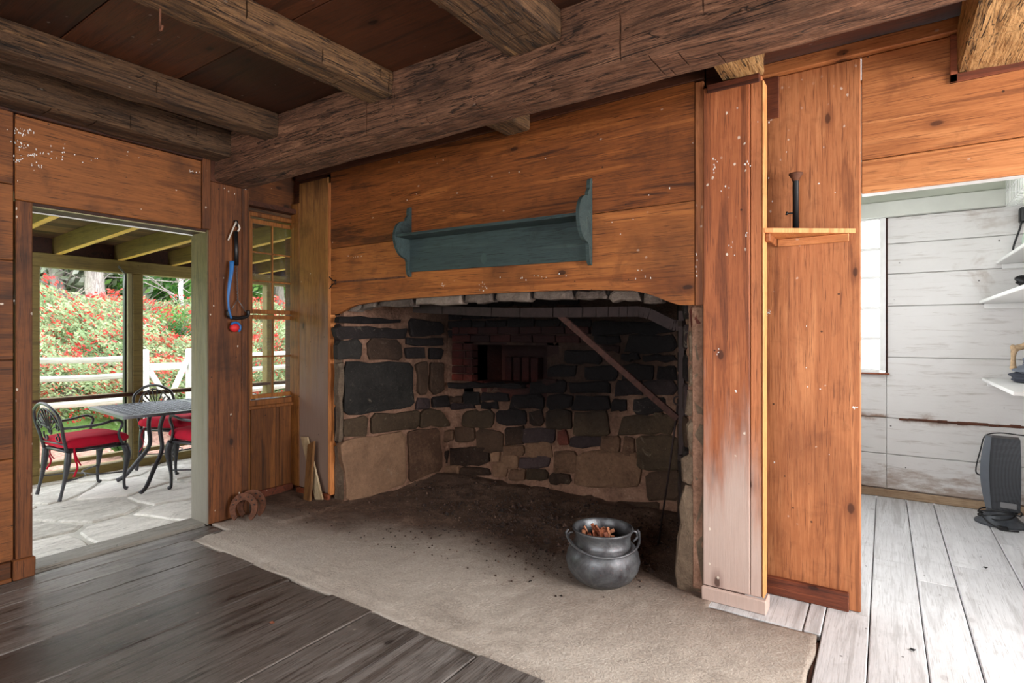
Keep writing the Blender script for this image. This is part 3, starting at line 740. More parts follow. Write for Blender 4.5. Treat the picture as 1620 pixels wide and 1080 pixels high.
# ------------------------------------------------------------------ fireplace masonry
fire = thing('fireplace', 'large walk-in fieldstone fireplace blackened by soot, with a brick oven', 'fireplace', (-2.1, 3.2, 0))
BY = 3.72
Ln = Vector((-.982, .21, 0)).normalized(); 
LP0 = Vector((-3.36, 2.75, 0)); LP1 = Vector((-3.17, 3.68, 0)); Ld = (LP1 - LP0).normalized(); LN = Vector((Ld.y, -Ld.x, 0))   # points into the firebox (+x)
RP0 = Vector((-.80, FY + .03, 0)); RP1 = Vector((-1.14, 3.72, 0))
def lumpy_wall(p0, p1, z0, z1, thick, hole=None, name='mortar_wall', amp=.017):
    """mortar surface: vertical grid from p0 to p1 with a back; hole=(u0,u1,z0,z1)"""
    p0 = Vector(p0); p1 = Vector(p1); d = (p1 - p0); L = d.length; d.normalize(); nrm = Vector((d.y, -d.x, 0))
    us = [L * i / max(1, int(L / .035)) for i in range(int(L / .035) + 1)]; zz = [z0 + (z1 - z0) * j / int((z1 - z0) / .035) for j in range(int((z1 - z0) / .035) + 1)]
    if hole:
        us = sorted(set([u for u in us if min(abs(u - hole[0]), abs(u - hole[1])) > .01] + [hole[0], hole[1]])); zz = sorted(set([z for z in zz if min(abs(z - hole[2]), abs(z - hole[3])) > .01] + [hole[2], hole[3]]))
    bm = bmesh.new(); g = {}
    for i, u in enumerate(us):
        for j, z in enumerate(zz):
            q = p0 + d * u; a = amp * (mnoise.noise(Vector((q.x * 9, q.y * 9, z * 9))) + .5 * mnoise.noise(Vector((q.x * 25, q.y * 25, z * 25))))
            if hole and (hole[0] <= u <= hole[1] and hole[2] <= z <= hole[3]): a = 0
            g[i, j] = bm.verts.new(q + nrm * a + Vector((0, 0, z)))
    for i in range(len(us) - 1):
        for j in range(len(zz) - 1):
            if hole and hole[0] <= (us[i] + us[i + 1]) / 2 <= hole[1] and hole[2] <= (zz[j] + zz[j + 1]) / 2 <= hole[3]: continue
            bm.faces.new((g[i, j], g[i + 1, j], g[i + 1, j + 1], g[i, j + 1]))
    r = bmesh.ops.extrude_face_region(bm, geom=list(bm.faces))
    for v in [x for x in r['geom'] if isinstance(x, bmesh.types.BMVert)]: v.co -= nrm * thick
    bmesh.ops.recalc_face_normals(bm, faces=list(bm.faces))
    return mesh_obj(name, bm, mortar, fire, False)
lumpy_wall((-3.19, BY, 0), (-1.12, BY, 0), -.02, 1.75, .2, hole=(.30, 1.02, .84, 1.17))
lumpy_wall((-3.36, 2.75, 0), LP1 + Vector((-.0, .05, 0)), -.02, 1.75, .12)
lumpy_wall((-1.13, 3.74, 0), (-.80, 2.76, 0), -.02, 1.75, .1)
# smoke chamber above, out of sight
multi('smoke_chamber', [(-3.40, -.77, FY + .05, FY + .22, 1.56, 2.5), (-3.6, -.72, 3.75, 3.95, 1.2, 2.5), (-3.62, -3.42, 2.76, 3.95, 1.4, 2.5), (-.78, -.72, 2.76, 3.95, 1.4, 2.5), (-3.6, -.72, 2.76, 3.95, 2.45, 2.55)], soot_black, fire)

def make_stone(poly, nrm, thick, mat, parent=None, name='stone', jitter=.010, dome=.35, n=14):
    """poly: corner points on the wall surface, clockwise or not; thick: how proud of the mortar"""
    poly = [Vector(p) for p in poly]; c = sum(poly, Vector()) / len(poly); thick *= .75
    # resample outline with softened corners
    pts = []
    m = len(poly)
    for i in range(m):
        a, b = poly[i], poly[(i + 1) % m]; prev = poly[(i - 1) % m]
        e = min(.035, min((b - a).length, (a - prev).length) * random.uniform(.06, .28))
        pts.append(a + (prev - a).normalized() * e); pts.append(a + (b - a).normalized() * e)
    out = []
    for i in range(len(pts)):
        a, b = pts[i], pts[(i + 1) % len(pts)]
        k = max(1, int(round((b - a).length / .09)))
        for j in range(k): out.append(a.lerp(b, j / k))
    if len(out) > 26: out = out[::2]
    nrm = Vector(nrm).normalized()
    u = nrm.cross(Vector((0, 0, 1))).normalized()
    for i in range(len(out)): out[i] = out[i] + u * random.uniform(-jitter, jitter) + Vector((0, 0, random.uniform(-jitter, jitter)))
    bm = bmesh.new()
    R0 = [bm.verts.new(p - nrm * .05) for p in out]
    R1 = [bm.verts.new(p + nrm * thick * (.55 + .2 * random.random())) for p in out]
    R2 = [bm.verts.new(c + (p - c) * (1 - min(.35, .016 / max(.02, (p - c).length))) + nrm * thick * (.85 + .3 * random.random())) for p in out]
    cc = bm.verts.new(c + nrm * thick * (1 + dome * .3))
    N = len(out)
    for A, B in ((R0, R1), (R1, R2)):
        for i in range(N): bm.faces.new((A[i], A[(i + 1) % N], B[(i + 1) % N], B[i]))
    for i in range(N): bm.faces.new((R2[i], R2[(i + 1) % N], cc))
    bmesh.ops.recalc_face_normals(bm, faces=list(bm.faces))
    return mesh_obj(name, bm, ST.get(mat, brick_m) if isinstance(mat, str) else mat, parent or fire)

def rect_poly(x0, y0, x1, y1):
    w_, h_ = x1 - x0, y1 - y0; q = lambda s: random.uniform(-s, s) * .07
    P = [(x0 + abs(q(w_)), y0 + q(h_)), (x1 - abs(q(w_)), y0 + q(h_)), (x1 + q(w_) * .5, y1 + q(h_)), (x0 + q(w_) * .5, y1 + q(h_))]
    if w_ > 1.2 * h_: P.insert(1, ((x0 + x1) / 2 + q(w_), y0 - abs(q(h_)))); P.insert(4, ((x0 + x1) / 2 + q(w_), y1 + abs(q(h_))))
    return P
# left side wall, read off the photograph in pixels and set on the wall's own plane
leftS = [((533,498),(632,505),(632,512),(533,512),'d'), ((530,514),(643,520),(643,534),(531,536),'d'), ((531,538),(572,536),(573,566),(533,568),'k'), ((581,535),(634,538),(634,569),(579,569),'b'),
    ((641,534),(701,536),(701,546),(641,546),'d'), ((641,549),(672,549),(673,568),(642,568),'d'), ((678,549),(700,550),(700,568),(678,568),'d'),
    ((543,573),(653,573),(654,642),(544,659),'k'), ((534,573),(541,573),(541,696),(535,700),'q'), ((659,572),(676,572),(676,624),(661,626),'b'), ((679,572),(701,572),(701,620),(680,625),'b'),
    ((658,630),(678,627),(680,647),(657,646),'v'), ((683,626),(710,626),(712,644),(684,645),'d'), ((541,664),(580,658),(581,688),(541,692),'g'), ((587,655),(662,650),(662,678),(588,686),'g'), ((666,648),(700,648),(712,672),(664,676),'g'),
    ((537,698),(640,683),(644,764),(549,794),'t'), ((644,681),(696,676),(699,742),(647,763),'t'), ((648,505),(700,508),(700,530),(650,532),'d')]
for *pp, c in leftS:
    make_stone([onP(x, y, LP0 + LN * .01, LN) for x, y in pp], LN, .028 if c != 't' else .02, c)
# back wall
b1 = lambda x0, y0, x1, y1, c: (600 + x0 / 3.176, 480 + y0 / 3.176, 600 + x1 / 3.176, 480 + y1 / 3.176, c)
b2 = lambda x0, y0, x1, y1, c: (800 + x0 / 3, 460 + y0 / 3, 800 + x1 / 3, 460 + y1 / 3, c)
backS = [b1(425,445,512,502,'k'), b1(518,448,655,488,'d'), b1(362,500,480,530,'v'), b1(515,492,600,530,'d'), b1(665,458,835,528,'d'), b1(845,455,972,528,'d'), b1(352,468,420,495,'b'),
    b1(415,540,575,622,'g'), b1(585,532,740,605,'d'), b1(760,536,828,614,'b'), b1(836,532,970,628,'g'), b1(380,620,480,690,'b'), b1(493,640,625,742,'b'), b1(635,620,735,712,'b'), b1(725,628,890,700,'v'),
    b1(896,636,950,705,'r'), b1(312,640,375,690,'t'), b1(355,725,555,812,'b'), b1(560,738,610,800,'t'), b1(625,712,730,762,'t'), b1(733,692,875,772,'t'), b1(612,764,700,828,'t'), b1(704,768,865,822,'v'),
    b1(872,742,1000,850,'t'), b1(415,822,560,860,'b'), b1(572,800,650,870,'t'), b1(652,832,740,888,'t'), b1(745,830,850,888,'g'), b1(856,850,960,905,'b'), b1(760,395,925,452,'d'), b1(315,740,345,800,'b'), b1(330,810,410,850,'t'),
    b2(280,282,458,345,'d'), b2(460,257,545,288,'r'), b2(385,352,540,424,'d'), b2(547,350,705,418,'d'), b2(722,357,812,425,'d'), b2(302,432,500,488,'d'), b2(522,428,650,498,'v'), b2(656,420,810,488,'v'), b2(322,500,500,566,'d'),
    b2(503,516,580,566,'d'), b2(612,510,760,578,'d'), b2(570,212,812,292,'d'), b2(415,207,550,250,'d'), b2(548,296,640,332,'v'), b2(648,300,810,334,'v'), b2(322,575,488,686,'g'), b2(540,590,800,680,'g'), b2(308,692,470,740,'v'),
    b2(450,690,548,768,'t'), b2(556,690,612,790,'t'), b2(620,692,825,850,'g'), b2(335,762,645,925,'t'), b2(665,856,835,988,'b'), b2(200,352,335,410,'d'), b2(400,142,805,204,'d'), b2(530,1000,740,1070,'b'),
    b2(240,425,290,480,'d'), b2(700,585,812,640,'g')]
for x0, y0, x1, y1, c in backS:
    make_stone([onY(x, y, BY - .01) for x, y in rect_poly(x0, y0, x1, y1)], (0, -1, 0), .03, c)
# upper courses lost in soot
rs = random.Random(5)
for r_ in range(6):
    z = 1.22 + r_ * .085; x = -3.15
    if z > 1.30 or True:
        while x < -1.95:
            wd = rs.uniform(.13, .26)
            if not (r_ == 0 and -2.95 < x < -2.1): make_stone([(x, BY - .01, z), (x + wd, BY - .01, z), (x + wd, BY - .01, z + .07), (x, BY - .01, z + .07)], (0, -1, 0), .025, 'd')
            x += wd + .015
# right inner wall courses
RN = Vector((RP1 - RP0).normalized()); RN = Vector((-RN.y, RN.x, 0)).normalized()
for r_ in range(9):
    z = .05 + r_ * .16; t = .04
    while t < .95:
        wd = rs.uniform(.15, .3); a = RP0.lerp(RP1, t); b = RP0.lerp(RP1, min(1, t + wd))
        make_stone([a + Vector((0, 0, z)), b + Vector((0, 0, z)), b + Vector((0, 0, z + .14)), a + Vector((0, 0, z + .14))], RN, .025, rs.choice('dbvg'))
        t += wd + .02
# oven niche in brick
def ovenx(px): return onY(px, 560, BY).x
ox0, ox1, oz0, oz1 = -2.89, -2.17, .84, 1.17
multi('oven_chamber', [(ox0 - .1, ox1 + .05, BY + .42, BY + .5, oz0 - .1, oz1 + .1), (ox0 - .1, ox0, BY, BY + .5, oz0 - .1, oz1 + .1), (ox1, ox1 + .1, BY, BY + .5, oz0 - .1, oz1 + .1), (ox0 - .1, ox1 + .1, BY, BY + .5, oz1, oz1 + .1), (ox0 - .1, ox1 + .1, BY + .0, BY + .5, oz0 - .1, oz0)], ST['r'], fire)
def brick(x0, x1, z0, z1, y0=None, y1=None, mat=None):
    y0 = BY - .035 if y0 is None else y0; y1 = BY + .06 if y1 is None else y1
    box('brick', x0, x1, y0, y1, z0, z1, mat or brick_m, fire, .005, .0025)
for k in range(5): brick(-3.10, -2.985 + (.03 if k % 2 else 0), .86 + k * .066, .918 + k * .066); brick(-2.975 + (.03 if k % 2 else 0), -2.885, .86 + k * .066, .918 + k * .066)
for k in range(6): brick(-3.10 + k * .205, -2.905 + k * .205, 1.192, 1.25)
for k in range(6): brick(-3.02 + k * .205, -2.825 + k * .205, 1.258, 1.316)
brick(-3.10, -3.03, 1.258, 1.316)
for k in range(4): brick(ox0 + .10 + k * .09, ox0 + .15 + k * .09 + .02, oz0 + .002, oz0 + .22, BY + .32, BY + .41)
for k in range(7): brick(ox0 + .01 + k * .10, ox0 + .10 + k * .10, oz0 - .004, oz0 + .022, BY - .01, BY + .2)
make_stone([onY(x, y, BY - .02) for x, y in ((712, 604), (832, 606), (833, 613), (714, 614))], (0, -1, 0), .06, 'd')
brick(-2.20, -2.07, .86, .915, BY - .03, BY + .05, ST['r']); brick(-2.30, -2.22, .862, .90, BY + .05, BY + .12, ST['r'])
# lintel course under the boards
for (x0, y0, x1, y1) in ((548,482,568,494), (571,478,593,490), (596,474,650,487), (655,469,728,485), (733,466,776,480), (781,465,836,478), (841,465,905,477), (908,465,960,476), (964,465,1012,478), (1016,468,1046,482)):
    p = [onY(x, y, FY + .045) for x, y in rect_poly(x0, y0 - 6, x1, y1 - 3)]
    make_stone([q + Vector((0, .03, 0)) for q in p], (0, -1, 0), .028, 'p', n=10)
multi('lintel_core', [(-3.36, -.95, FY + .085, FY + .23, 1.47, 1.60)], ST['d'], fire)
# right jamb
for (x0, y0, x1, y1, c) in ((1093,487,1113,521,'r'), (1091,524,1115,574,'q'), (1090,577,1116,611,'q'), (1087,614,1116,660,'q'), (1087,663,1117,712,'q'), (1082,716,1117,764,'q'), (1068,767,1118,936,'q')):
    P = [(x0, y0), (x1, y0), (x1, y1), (x0 if y1 < 900 else x0 + 2, y1)]
    if y1 > 900: P[0] = (1080, 767)
    p = [onY(x, y, FY + .03) for x, y in P]
    make_stone([q + Vector((0, .0, 0)) for q in p], (0, -1, 0), .03, c)
multi('jamb_core', [(-.80, -.722, FY + .03, FY + .2, 0, 1.40)], mortar, fire)
box('mortar_patch', -.782, -.722, FY + .004, FY + .05, .02, 1.395, mortar, fire, .01, .004)
# left jamb returns
for (x0, y0, x1, y1, c) in ((529,513,541,560,'d'), (529,563,541,640,'q'), (530,643,543,700,'d'), (531,703,546,792,'q')):
    make_stone([onY(x, y, FY + .04) for x, y in ((x0, y0), (x1, y0), (x1, y1), (x0, y1))], (0, -1, 0), .012, c)
multi('jamb_core', [(-3.55, -3.375, FY + .055, FY + .2, 0, 1.45)], mortar, fire)

# fireplace crane
crane = thing('fireplace_crane', 'rusty black iron swinging crane with diagonal brace inside the fireplace', 'crane', (-.97, 2.98, 0))
CYc = 2.98
pB = lambda x, y: onY(x, y, CYc)
bm = bmesh.new(); pts = [pB(x, y) for x, y in ((655,488), (720,491), (800,494), (900,494), (980,493), (1020,494), (1048,506), (1066,514), (1079,514))]
q = smooth_curve(pts, 4)
for a, b in zip(q, q[1:]): add_bar(bm, a, b + (b - a) * .05, .024, .058)
mesh_obj('arm', bm, iron, crane)
bm = bmesh.new(); a, b = pB(886, 499), pB(1072, 662); add_bar(bm, a, b, .022, .034); mesh_obj('brace', bm, rust_dark, crane)
bm = bmesh.new(); add_bar(bm, pB(1079, 492), pB(1079, 726), .030, .030, (0, 1, 0)); mesh_obj('upright', bm, iron, crane)
for yy in (512, 722):
    bm = bmesh.new(); p = pB(1080, yy); add_bar(bm, p + Vector((.0, -.05, 0)), p + Vector((.03, .02, 0)), .028, .03); mesh_obj('eye_pin', bm, iron, crane)
pk = thing('fire_poker', 'thin black iron poker leaning at the right side of the firebox', 'poker', onZ(1040, 866, .02))
bm = bmesh.new(); a = Vector(onZ(1041, 862, .01)); b = pB(1072, 640) + Vector((0, .0, 0)); add_tube(bm, [a, a.lerp(b, .5) + Vector((.004, 0, 0)), b], .0055, 8); mesh_obj('rod', bm, iron, pk, True)
bm = bmesh.new(); d = (b - a).normalized(); add_tube(bm, [b + Vector((.022 * math.sin(t), 0, .022 - .022 * math.cos(t))) for t in [k * 2 * PI / 14 for k in range(14)]], .005, 6, True); mesh_obj('ring_handle', bm, iron, pk, True)

# ------------------------------------------------------------------ kettle and kindling
kx, ky = -1.19, 2.60
kz = hz(kx, ky)
ket = thing('cast_iron_kettle', 'round cast iron kettle with bail handle filled with kindling, on the hearth', 'kettle', (kx, ky, kz))
prof = [(.0, .004), (.06, .0), (.11, .008), (.15, .035), (.176, .075), (.186, .115), (.178, .155), (.162, .185), (.146, .200), (.138, .212), (.138, .240), (.146, .262), (.153, .270), (.153, .277), (.145, .278), (.138, .270), (.131, .24), (.131, .21), (.148, .19), (.17, .15), (.174, .115), (.165, .08), (.14, .045), (.0, .03)]
prof = [(r * 1.0, z) for r, z in prof]
bm = bmesh.new(); add_lathe(bm, prof, (kx, ky, kz), 48, False, False)
bmesh.ops.remove_doubles(bm, verts=list(bm.verts), dist=.0005)
n = NT('kettle_iron'); v, r_ = n.coord(False); f = n.noise(v, 9, 6, .7, .6); g = n.noise(v, 80, 4, .7)
c = n.ramp(f, [(.3, sr(58, 56, 60)), (.5, sr(96, 98, 102)), (.7, sr(128, 132, 134))])
c = n.mix(n.math('MULTIPLY', n.step(g, .6, .7), .3), c, sr(150, 96, 90))
sp = n.add('ShaderNodeSeparateXYZ'); n.L(v, sp.inputs[0])
c = n.mix(n.math('MULTIPLY', n.step(n.math('MULTIPLY_ADD', g, .08, sp.outputs['Z']), .10, .04), .8), c, sr(34, 32, 32))
kettle_m = n.out(c, .42, n.bump(n.math('ADD', n.math('MULTIPLY', f, .5), n.math('MULTIPLY', g, .3)), .5, .006), .55, .5)
mesh_obj('bowl', bm, kettle_m, ket, True)
bang = YAW + math.radians(2)     # ears lie roughly left and right
ux = Vector((math.cos(bang), math.sin(bang), 0)); uy = Vector((-ux.y, ux.x, 0)); KC = Vector((kx, ky, kz))
for s in (-1, 1):
    bm = bmesh.new(); base = KC + ux * s * .150 + Vector((0, 0, .232))
    add_tube(bm, smooth_curve([base + Vector((0, 0, .022)), base + ux * s * .020 + Vector((0, 0, .018)), base + ux * s * .026 + Vector((0, 0, -.008)), base + ux * s * .004 + Vector((0, 0, -.03))], 4), .006, 8)
    mesh_obj('ear', bm, kettle_m, ket, True)
bm = bmesh.new(); pts = []
for k in range(0, 25):
    t = PI * k / 24
    pts.append(KC + ux * (-.182 * math.cos(t)) - uy * (.176 * math.sin(t)) + Vector((0, 0, .240 - .052 * math.sin(t))))
pts = [KC - ux * .176 + Vector((0, 0, .27)), KC - ux * .186 + Vector((0, 0, .252))] + pts[1:-1] + [KC + ux * .186 + Vector((0, 0, .25)), KC + ux * .176 + Vector((0, 0, .262))]
add_tube(bm, pts, .0065, 8); mesh_obj('bail_handle', bm, kettle_m, ket, True)
rk = random.Random(2)
for k in range(46):
    bm = bmesh.new()
    for _try in range(60):
        a = rk.uniform(0, 2 * PI); rad = rk.uniform(0, .11)
        c0 = KC + Vector((math.cos(a) * rad, math.sin(a) * rad, .172 + (k % 3) * .014 + rk.uniform(0, .03)))
        lean = rk.uniform(.9, 1.35) if rk.random() < .7 else rk.uniform(.2, .6)
        az = rk.choice([0.6, 2.2, 2.6, 3.6]) + rk.uniform(-.5, .5)
        d = Vector((math.cos(az) * math.cos(lean), math.sin(az) * math.cos(lean), math.sin(lean)))
        L = rk.uniform(.08, .13)
        e = c0 + d * L / 2 - KC
        e2 = c0 - d * L / 2 - KC
        if Vector((e.x, e.y)).length < .120 and Vector((e2.x, e2.y)).length < .125: break
    else: continue
    add_bar(bm, c0 - d * L / 2, c0 + d * L / 2, rk.uniform(.012, .024), rk.uniform(.005, .010), (rk.uniform(-1, 1), rk.uniform(-1, 1), .3))
    for v_ in bm.verts: v_.co += Vector([rk.uniform(-.002, .002) for _ in range(3)])
    o = mesh_obj('kindling_stick', bm, stick_m); tag(o, 'split reddish kindling stick standing in the iron kettle', 'stick', 'kindling sticks in the kettle')

# ------------------------------------------------------------------ blue wall shelf
sh = thing('wall_shelf', 'teal painted wooden wall shelf with scrolled sides above the fireplace', 'shelf', (-1.97, FY, 1.65))
def side_profile():
    pts = [(.0, 2.105), (.022, 2.10), (.030, 2.075), (.030, 2.05), (.045, 2.03), (.055, 2.005), (.085, 2.0), (.125, 1.975), (.150, 1.93), (.155, 1.885), (.145, 1.835), (.118, 1.79), (.085, 1.765), (.052, 1.755), (.040, 1.735), (.038, 1.69), (.028, 1.655), (.012, 1.64), (.0, 1.642)]
    return pts
for x0, x1, ds in ((-2.655, -2.635, .0), (-1.325, -1.305, -.015)):
    P = smooth_curve([Vector((x0, FY - .001 - d, z + ds)) for d, z in side_profile()], 3)
    bm = bmesh.new(); add_prism(bm, P, (x1 - x0, 0, 0)); mesh_obj('side_panel', bm, blue_paint, sh)
bm = bmesh.new()
for a, b, c, d in (((-2.634, FY - .148, 1.888), (-1.326, FY - .148, 1.868), (-1.326, FY - .001, 1.868), (-2.634, FY - .001, 1.888)),):
    add_prism(bm, [Vector(a), Vector(b), Vector(c), Vector(d)], (0, 0, .017))
mesh_obj('shelf_board', bm, blue_paint, sh)
bm = bmesh.new(); add_prism(bm, [Vector((-2.634, FY - .018, 1.672)), Vector((-1.326, FY - .018, 1.652)), Vector((-1.326, FY - .018, 1.867)), Vector((-2.634, FY - .018, 1.887))], (0, .016, 0)); mesh_obj('back_board', bm, blue_paint, sh)
bm = bmesh.new(); P = [Vector((-2.02 + .022 * math.cos(t), FY - .0195, 1.715 + .032 * math.sin(t))) for t in [k * PI / 8 for k in range(16)]]; add_prism(bm, P, (0, .003, 0)); mesh_obj('wood_knot', bm, plain('teal_knot', sr(58, 76, 74), .5), sh)
# scrolled pot hook on the mantel board, far left
hk = thing('iron_bracket', 'small curled black iron bracket at the left end of the mantel board', 'bracket', (-3.46, FY, 1.55))
bm = bmesh.new(); b0 = onY(521, 447, FY - .008)
for s in (1, -1):
    add_tube(bm, smooth_curve([b0 + Vector((-.0, 0, s * .045)), b0 + Vector((.02, 0, s * .028)), b0 + Vector((.045, 0, s * .012)), b0 + Vector((.075, 0, s * .014)), b0 + Vector((.07, 0, s * .002))], 4), .004, 6)
mesh_obj('scroll', bm, black_iron, hk, True)
bm = bmesh.new(); add_bar(bm, b0 + Vector((.06, 0, 0)), onY(640, 438, FY - .008), .010, .012); mesh_obj('rod', bm, rust, hk)

# ------------------------------------------------------------------ corner shelf and candlestick
cs = thing('corner_shelf', 'small triangular pine corner shelf between pillar and panel', 'shelf', (-.40, PY, 1.70))
bm = bmesh.new(); add_prism(bm, [Vector((-.462, FY - .01, 1.712)), Vector((-.449, FY - .01, 1.712)), Vector((-.110, PY - .002, 1.712)), Vector((-.449, PY - .002, 1.712))], (0, 0, .020)); mesh_obj('shelf_board', bm, pine_strip, cs)
box('cleat', -.43, -.135, PY - .022, PY - .002, 1.675, 1.711, pine_hx, cs, .003)
bm = bmesh.new(); add_box(bm, -.450, -.430, FY + .01, PY - .03, 1.675, 1.711, .003); mesh_obj('cleat', bm, pine_hx, cs)
cst = thing('candlestick', 'tall slim black iron candlestick with flared cup on the corner shelf', 'candlestick', (-.345, 2.875, 1.733))
cb = Vector((-.345, 2.885, 1.733))
bm = bmesh.new(); add_lathe(bm, [(.055, .0), (.055, .003), (.03, .006), (.0135, .012)], cb, 24); mesh_obj('base', bm, black_iron, cst, True)
bm = bmesh.new(); add_lathe(bm, [(.0135, .010), (.0135, .235), (.0150, .24)], cb, 20); mesh_obj('stem', bm, black_iron, cst, True)
bm = bmesh.new(); add_lathe(bm, [(.0145, .234), (.020, .250), (.030, .264), (.030, .270), (.012, .268)], cb, 24); mesh_obj('drip_cup', bm, rust, cst, True)
bm = bmesh.new(); add_tube(bm, [cb + Vector((-.012, -.006, .085)), cb + Vector((-.032, -.012, .085))], .004, 8); add_tube(bm, [cb + Vector((-.032, -.012, .085)), cb + Vector((-.04, -.014, .087))], [.009, .009], 10); mesh_obj('slide_knob', bm, black_iron, cst, True)

# ------------------------------------------------------------------ things hanging on the door post
HX = XL + .003
def hp(x, y, o=.02): return onX(x, y, XL + o)
hook = thing('wall_hook', 'small iron hook on the door post holding the dog toys', 'hook', hp(371, 352))
bm = bmesh.new(); p = hp(372, 349); add_tube(bm, smooth_curve([p + Vector((-.015, 0, 0)), p + Vector((.025, 0, -.005)), p + Vector((.03, 0, -.03)), p + Vector((.01, 0, -.04))], 4), .004, 6); mesh_obj('hook', bm, black_iron, hook, True)
pl = thing('tug_lead', 'black handled spring tether hanging on the door post', 'lead', hp(374, 355))
bm = bmesh.new(); add_tube(bm, smooth_curve([hp(373, 350, .03), hp(379, 360, .03), hp(376, 366, .03)], 4), .006, 6); add_tube(bm, smooth_curve([hp(373, 352, .03), hp(366, 368, .03), hp(361, 380, .025)], 4), .005, 6); mesh_obj('strap', bm, cream_strap, pl, True)
bm = bmesh.new(); add_tube(bm, [hp(373, 366, .03), hp(374, 392, .032), hp(374, 420, .03)], .014, 12); mesh_obj('grip', bm, black_pl, pl, True)
bm = bmesh.new(); a, b = hp(374.5, 421, .03), hp(376, 473, .03)
pts = [a.lerp(b, k / 160) + Vector((.0055 * math.cos(k * PI / 4), .0055 * math.sin(k * PI / 4), 0)) for k in range(161)]
add_tube(bm, pts, .0022, 4); mesh_obj('spring', bm, spring_m, pl, True)
bm = bmesh.new(); add_tube(bm, [hp(376, 473, .03), hp(365, 492, .03)], .003, 6); add_tube(bm, [hp(376, 473, .03), hp(389, 494, .03)], .003, 6); mesh_obj('bracket_wire', bm, spring_m, pl, True)
bm = bmesh.new(); add_tube(bm, smooth_curve([hp(362, 490, .035), hp(362, 500, .035), hp(376, 503, .035), hp(391, 500, .035), hp(393, 491, .035)], 4), [.012, .013, .013, .012, .012, .012, .012, .012, .012, .012, .012, .012, .012, .012, .012, .013, .012], 10); mesh_obj('crossbar', bm, black_pl, pl, True)
bl = thing('ball_launcher', 'blue plastic ball launcher hanging beside the black handle', 'launcher', hp(366, 415))
bm = bmesh.new(); pts = smooth_curve([hp(367, 413, .055), hp(366, 430, .06), hp(363, 450, .06), hp(361, 470, .055), hp(362, 488, .05), hp(366, 504, .045)], 4)
add_tube(bm, pts, [.016 - .009 * min(1, k / 14) for k in range(len(pts))], 10, flat=.6); mesh_obj('handle', bm, blue_pl, bl, True)
bc = hp(371, 518, .04)
bm = bmesh.new(); add_tube(bm, [bc + Vector((.012, .034 * math.cos(t), .034 * math.sin(t))) for t in [-.9 + k * 3.4 / 14 for k in range(15)]], .008, 8); mesh_obj('cup', bm, blue_pl, bl, True)
bm = bmesh.new(); bmesh.ops.create_icosphere(bm, subdivisions=3, radius=.030); bmesh.ops.translate(bm, verts=list(bm.verts), vec=bc)
ball = mesh_obj('ball', bm, red_pl, None, True); tag(ball, 'red rubber ball held in the blue launcher', 'ball')

# horseshoes on the floor against the post
def horseshoe(c, yaw, lean, label):
    bm = bmesh.new(); n = 22; rings = []
    M = Matrix.Translation(c) @ Matrix.Rotation(yaw, 4, 'Z') @ Matrix.Rotation(lean, 4, 'X')
    for k in range(n + 1):
        t = math.radians(-52 + 284 * k / n)
        wdt = .016 + .008 * math.sin(max(0, min(PI, (t + .9) * .63)))
        for_ = []
        for rr_ in (.080 + wdt, .080 - wdt):
            for d in (-.008, .008):
                for_.append(bm.verts.new(M @ Vector((rr_ * math.cos(t) * .92, d, .082 + rr_ * math.sin(t)))))
        rings.append([for_[0], for_[1], for_[3], for_[2]])
    for A, B in zip(rings, rings[1:]):
        for k in range(4): bm.faces.new((A[k], A[(k + 1) % 4], B[(k + 1) % 4], B[k]))
    bm.faces.new(rings[0]); bm.faces.new(rings[-1]); bmesh.ops.recalc_face_normals(bm, faces=list(bm.faces))
    e = thing('horseshoe', label, 'horseshoe', c)
    mesh_obj('shoe', bm, rust, e)
    bm = bmesh.new()
    for a in (20, 45, 70, 110, 135, 160):
        t = math.radians(a); p = M @ Vector((.08 * math.cos(t) * .92, -.009, .082 + .08 * math.sin(t))); q = M @ Vector((.08 * math.cos(t) * .92, -.013, .082 + .08 * math.sin(t))); add_bar(bm, p, q, .008, .008)
    mesh_obj('nail_heads', bm, black_iron, e)
horseshoe(Vector((-3.555, 2.075, .008)), math.radians(34), math.radians(-12), 'rusty horseshoe standing in front, against the door post')
horseshoe(Vector((-3.585, 2.15, .008)), math.radians(42), math.radians(-14), 'rusty horseshoe standing behind the other one, beside the door post')

# scrap boards leaning in the nook
s1 = thing('scrap_board', 'brown wood offcut standing upright in the nook corner', 'board', (-3.60, 2.60, .01))
bm = bmesh.new(); add_prism(bm, [Vector((-3.64, 2.60, .008)), Vector((-3.565, 2.60, .008)), Vector((-3.60, 2.66, .445)), Vector((-3.672, 2.66, .41))], (0, .018, 0)); mesh_obj('board', bm, scrap_b, s1)
s2 = thing('scrap_board', 'pale tapered wood offcut leaning behind the brown one', 'board', (-3.55, 2.66, .01))
bm = bmesh.new(); add_prism(bm, [Vector((-3.575, 2.655, .008)), Vector((-3.49, 2.655, .02)), Vector((-3.72, 2.69, .46)), Vector((-3.80, 2.69, .455))], (0, .014, 0)); mesh_obj('board', bm, scrap_a, s2)

# hook on the ceiling joist
hj = thing('ceiling_hook', 'rusty iron hook hanging beside the nicked ceiling joist', 'hook', (-2.36, 1.0, 2.40))
hp0 = onZ(253, 48, 2.36); bm = bmesh.new(); add_tube(bm, smooth_curve([Vector((hp0.x, hp0.y, 2.56)), Vector((hp0.x + .003, hp0.y, 2.46)), Vector((hp0.x, hp0.y, 2.37)), Vector((hp0.x + .012, hp0.y, 2.358)), Vector((hp0.x + .02, hp0.y, 2.372))], 5), .004, 8); mesh_obj('rod', bm, rust, hj, True)

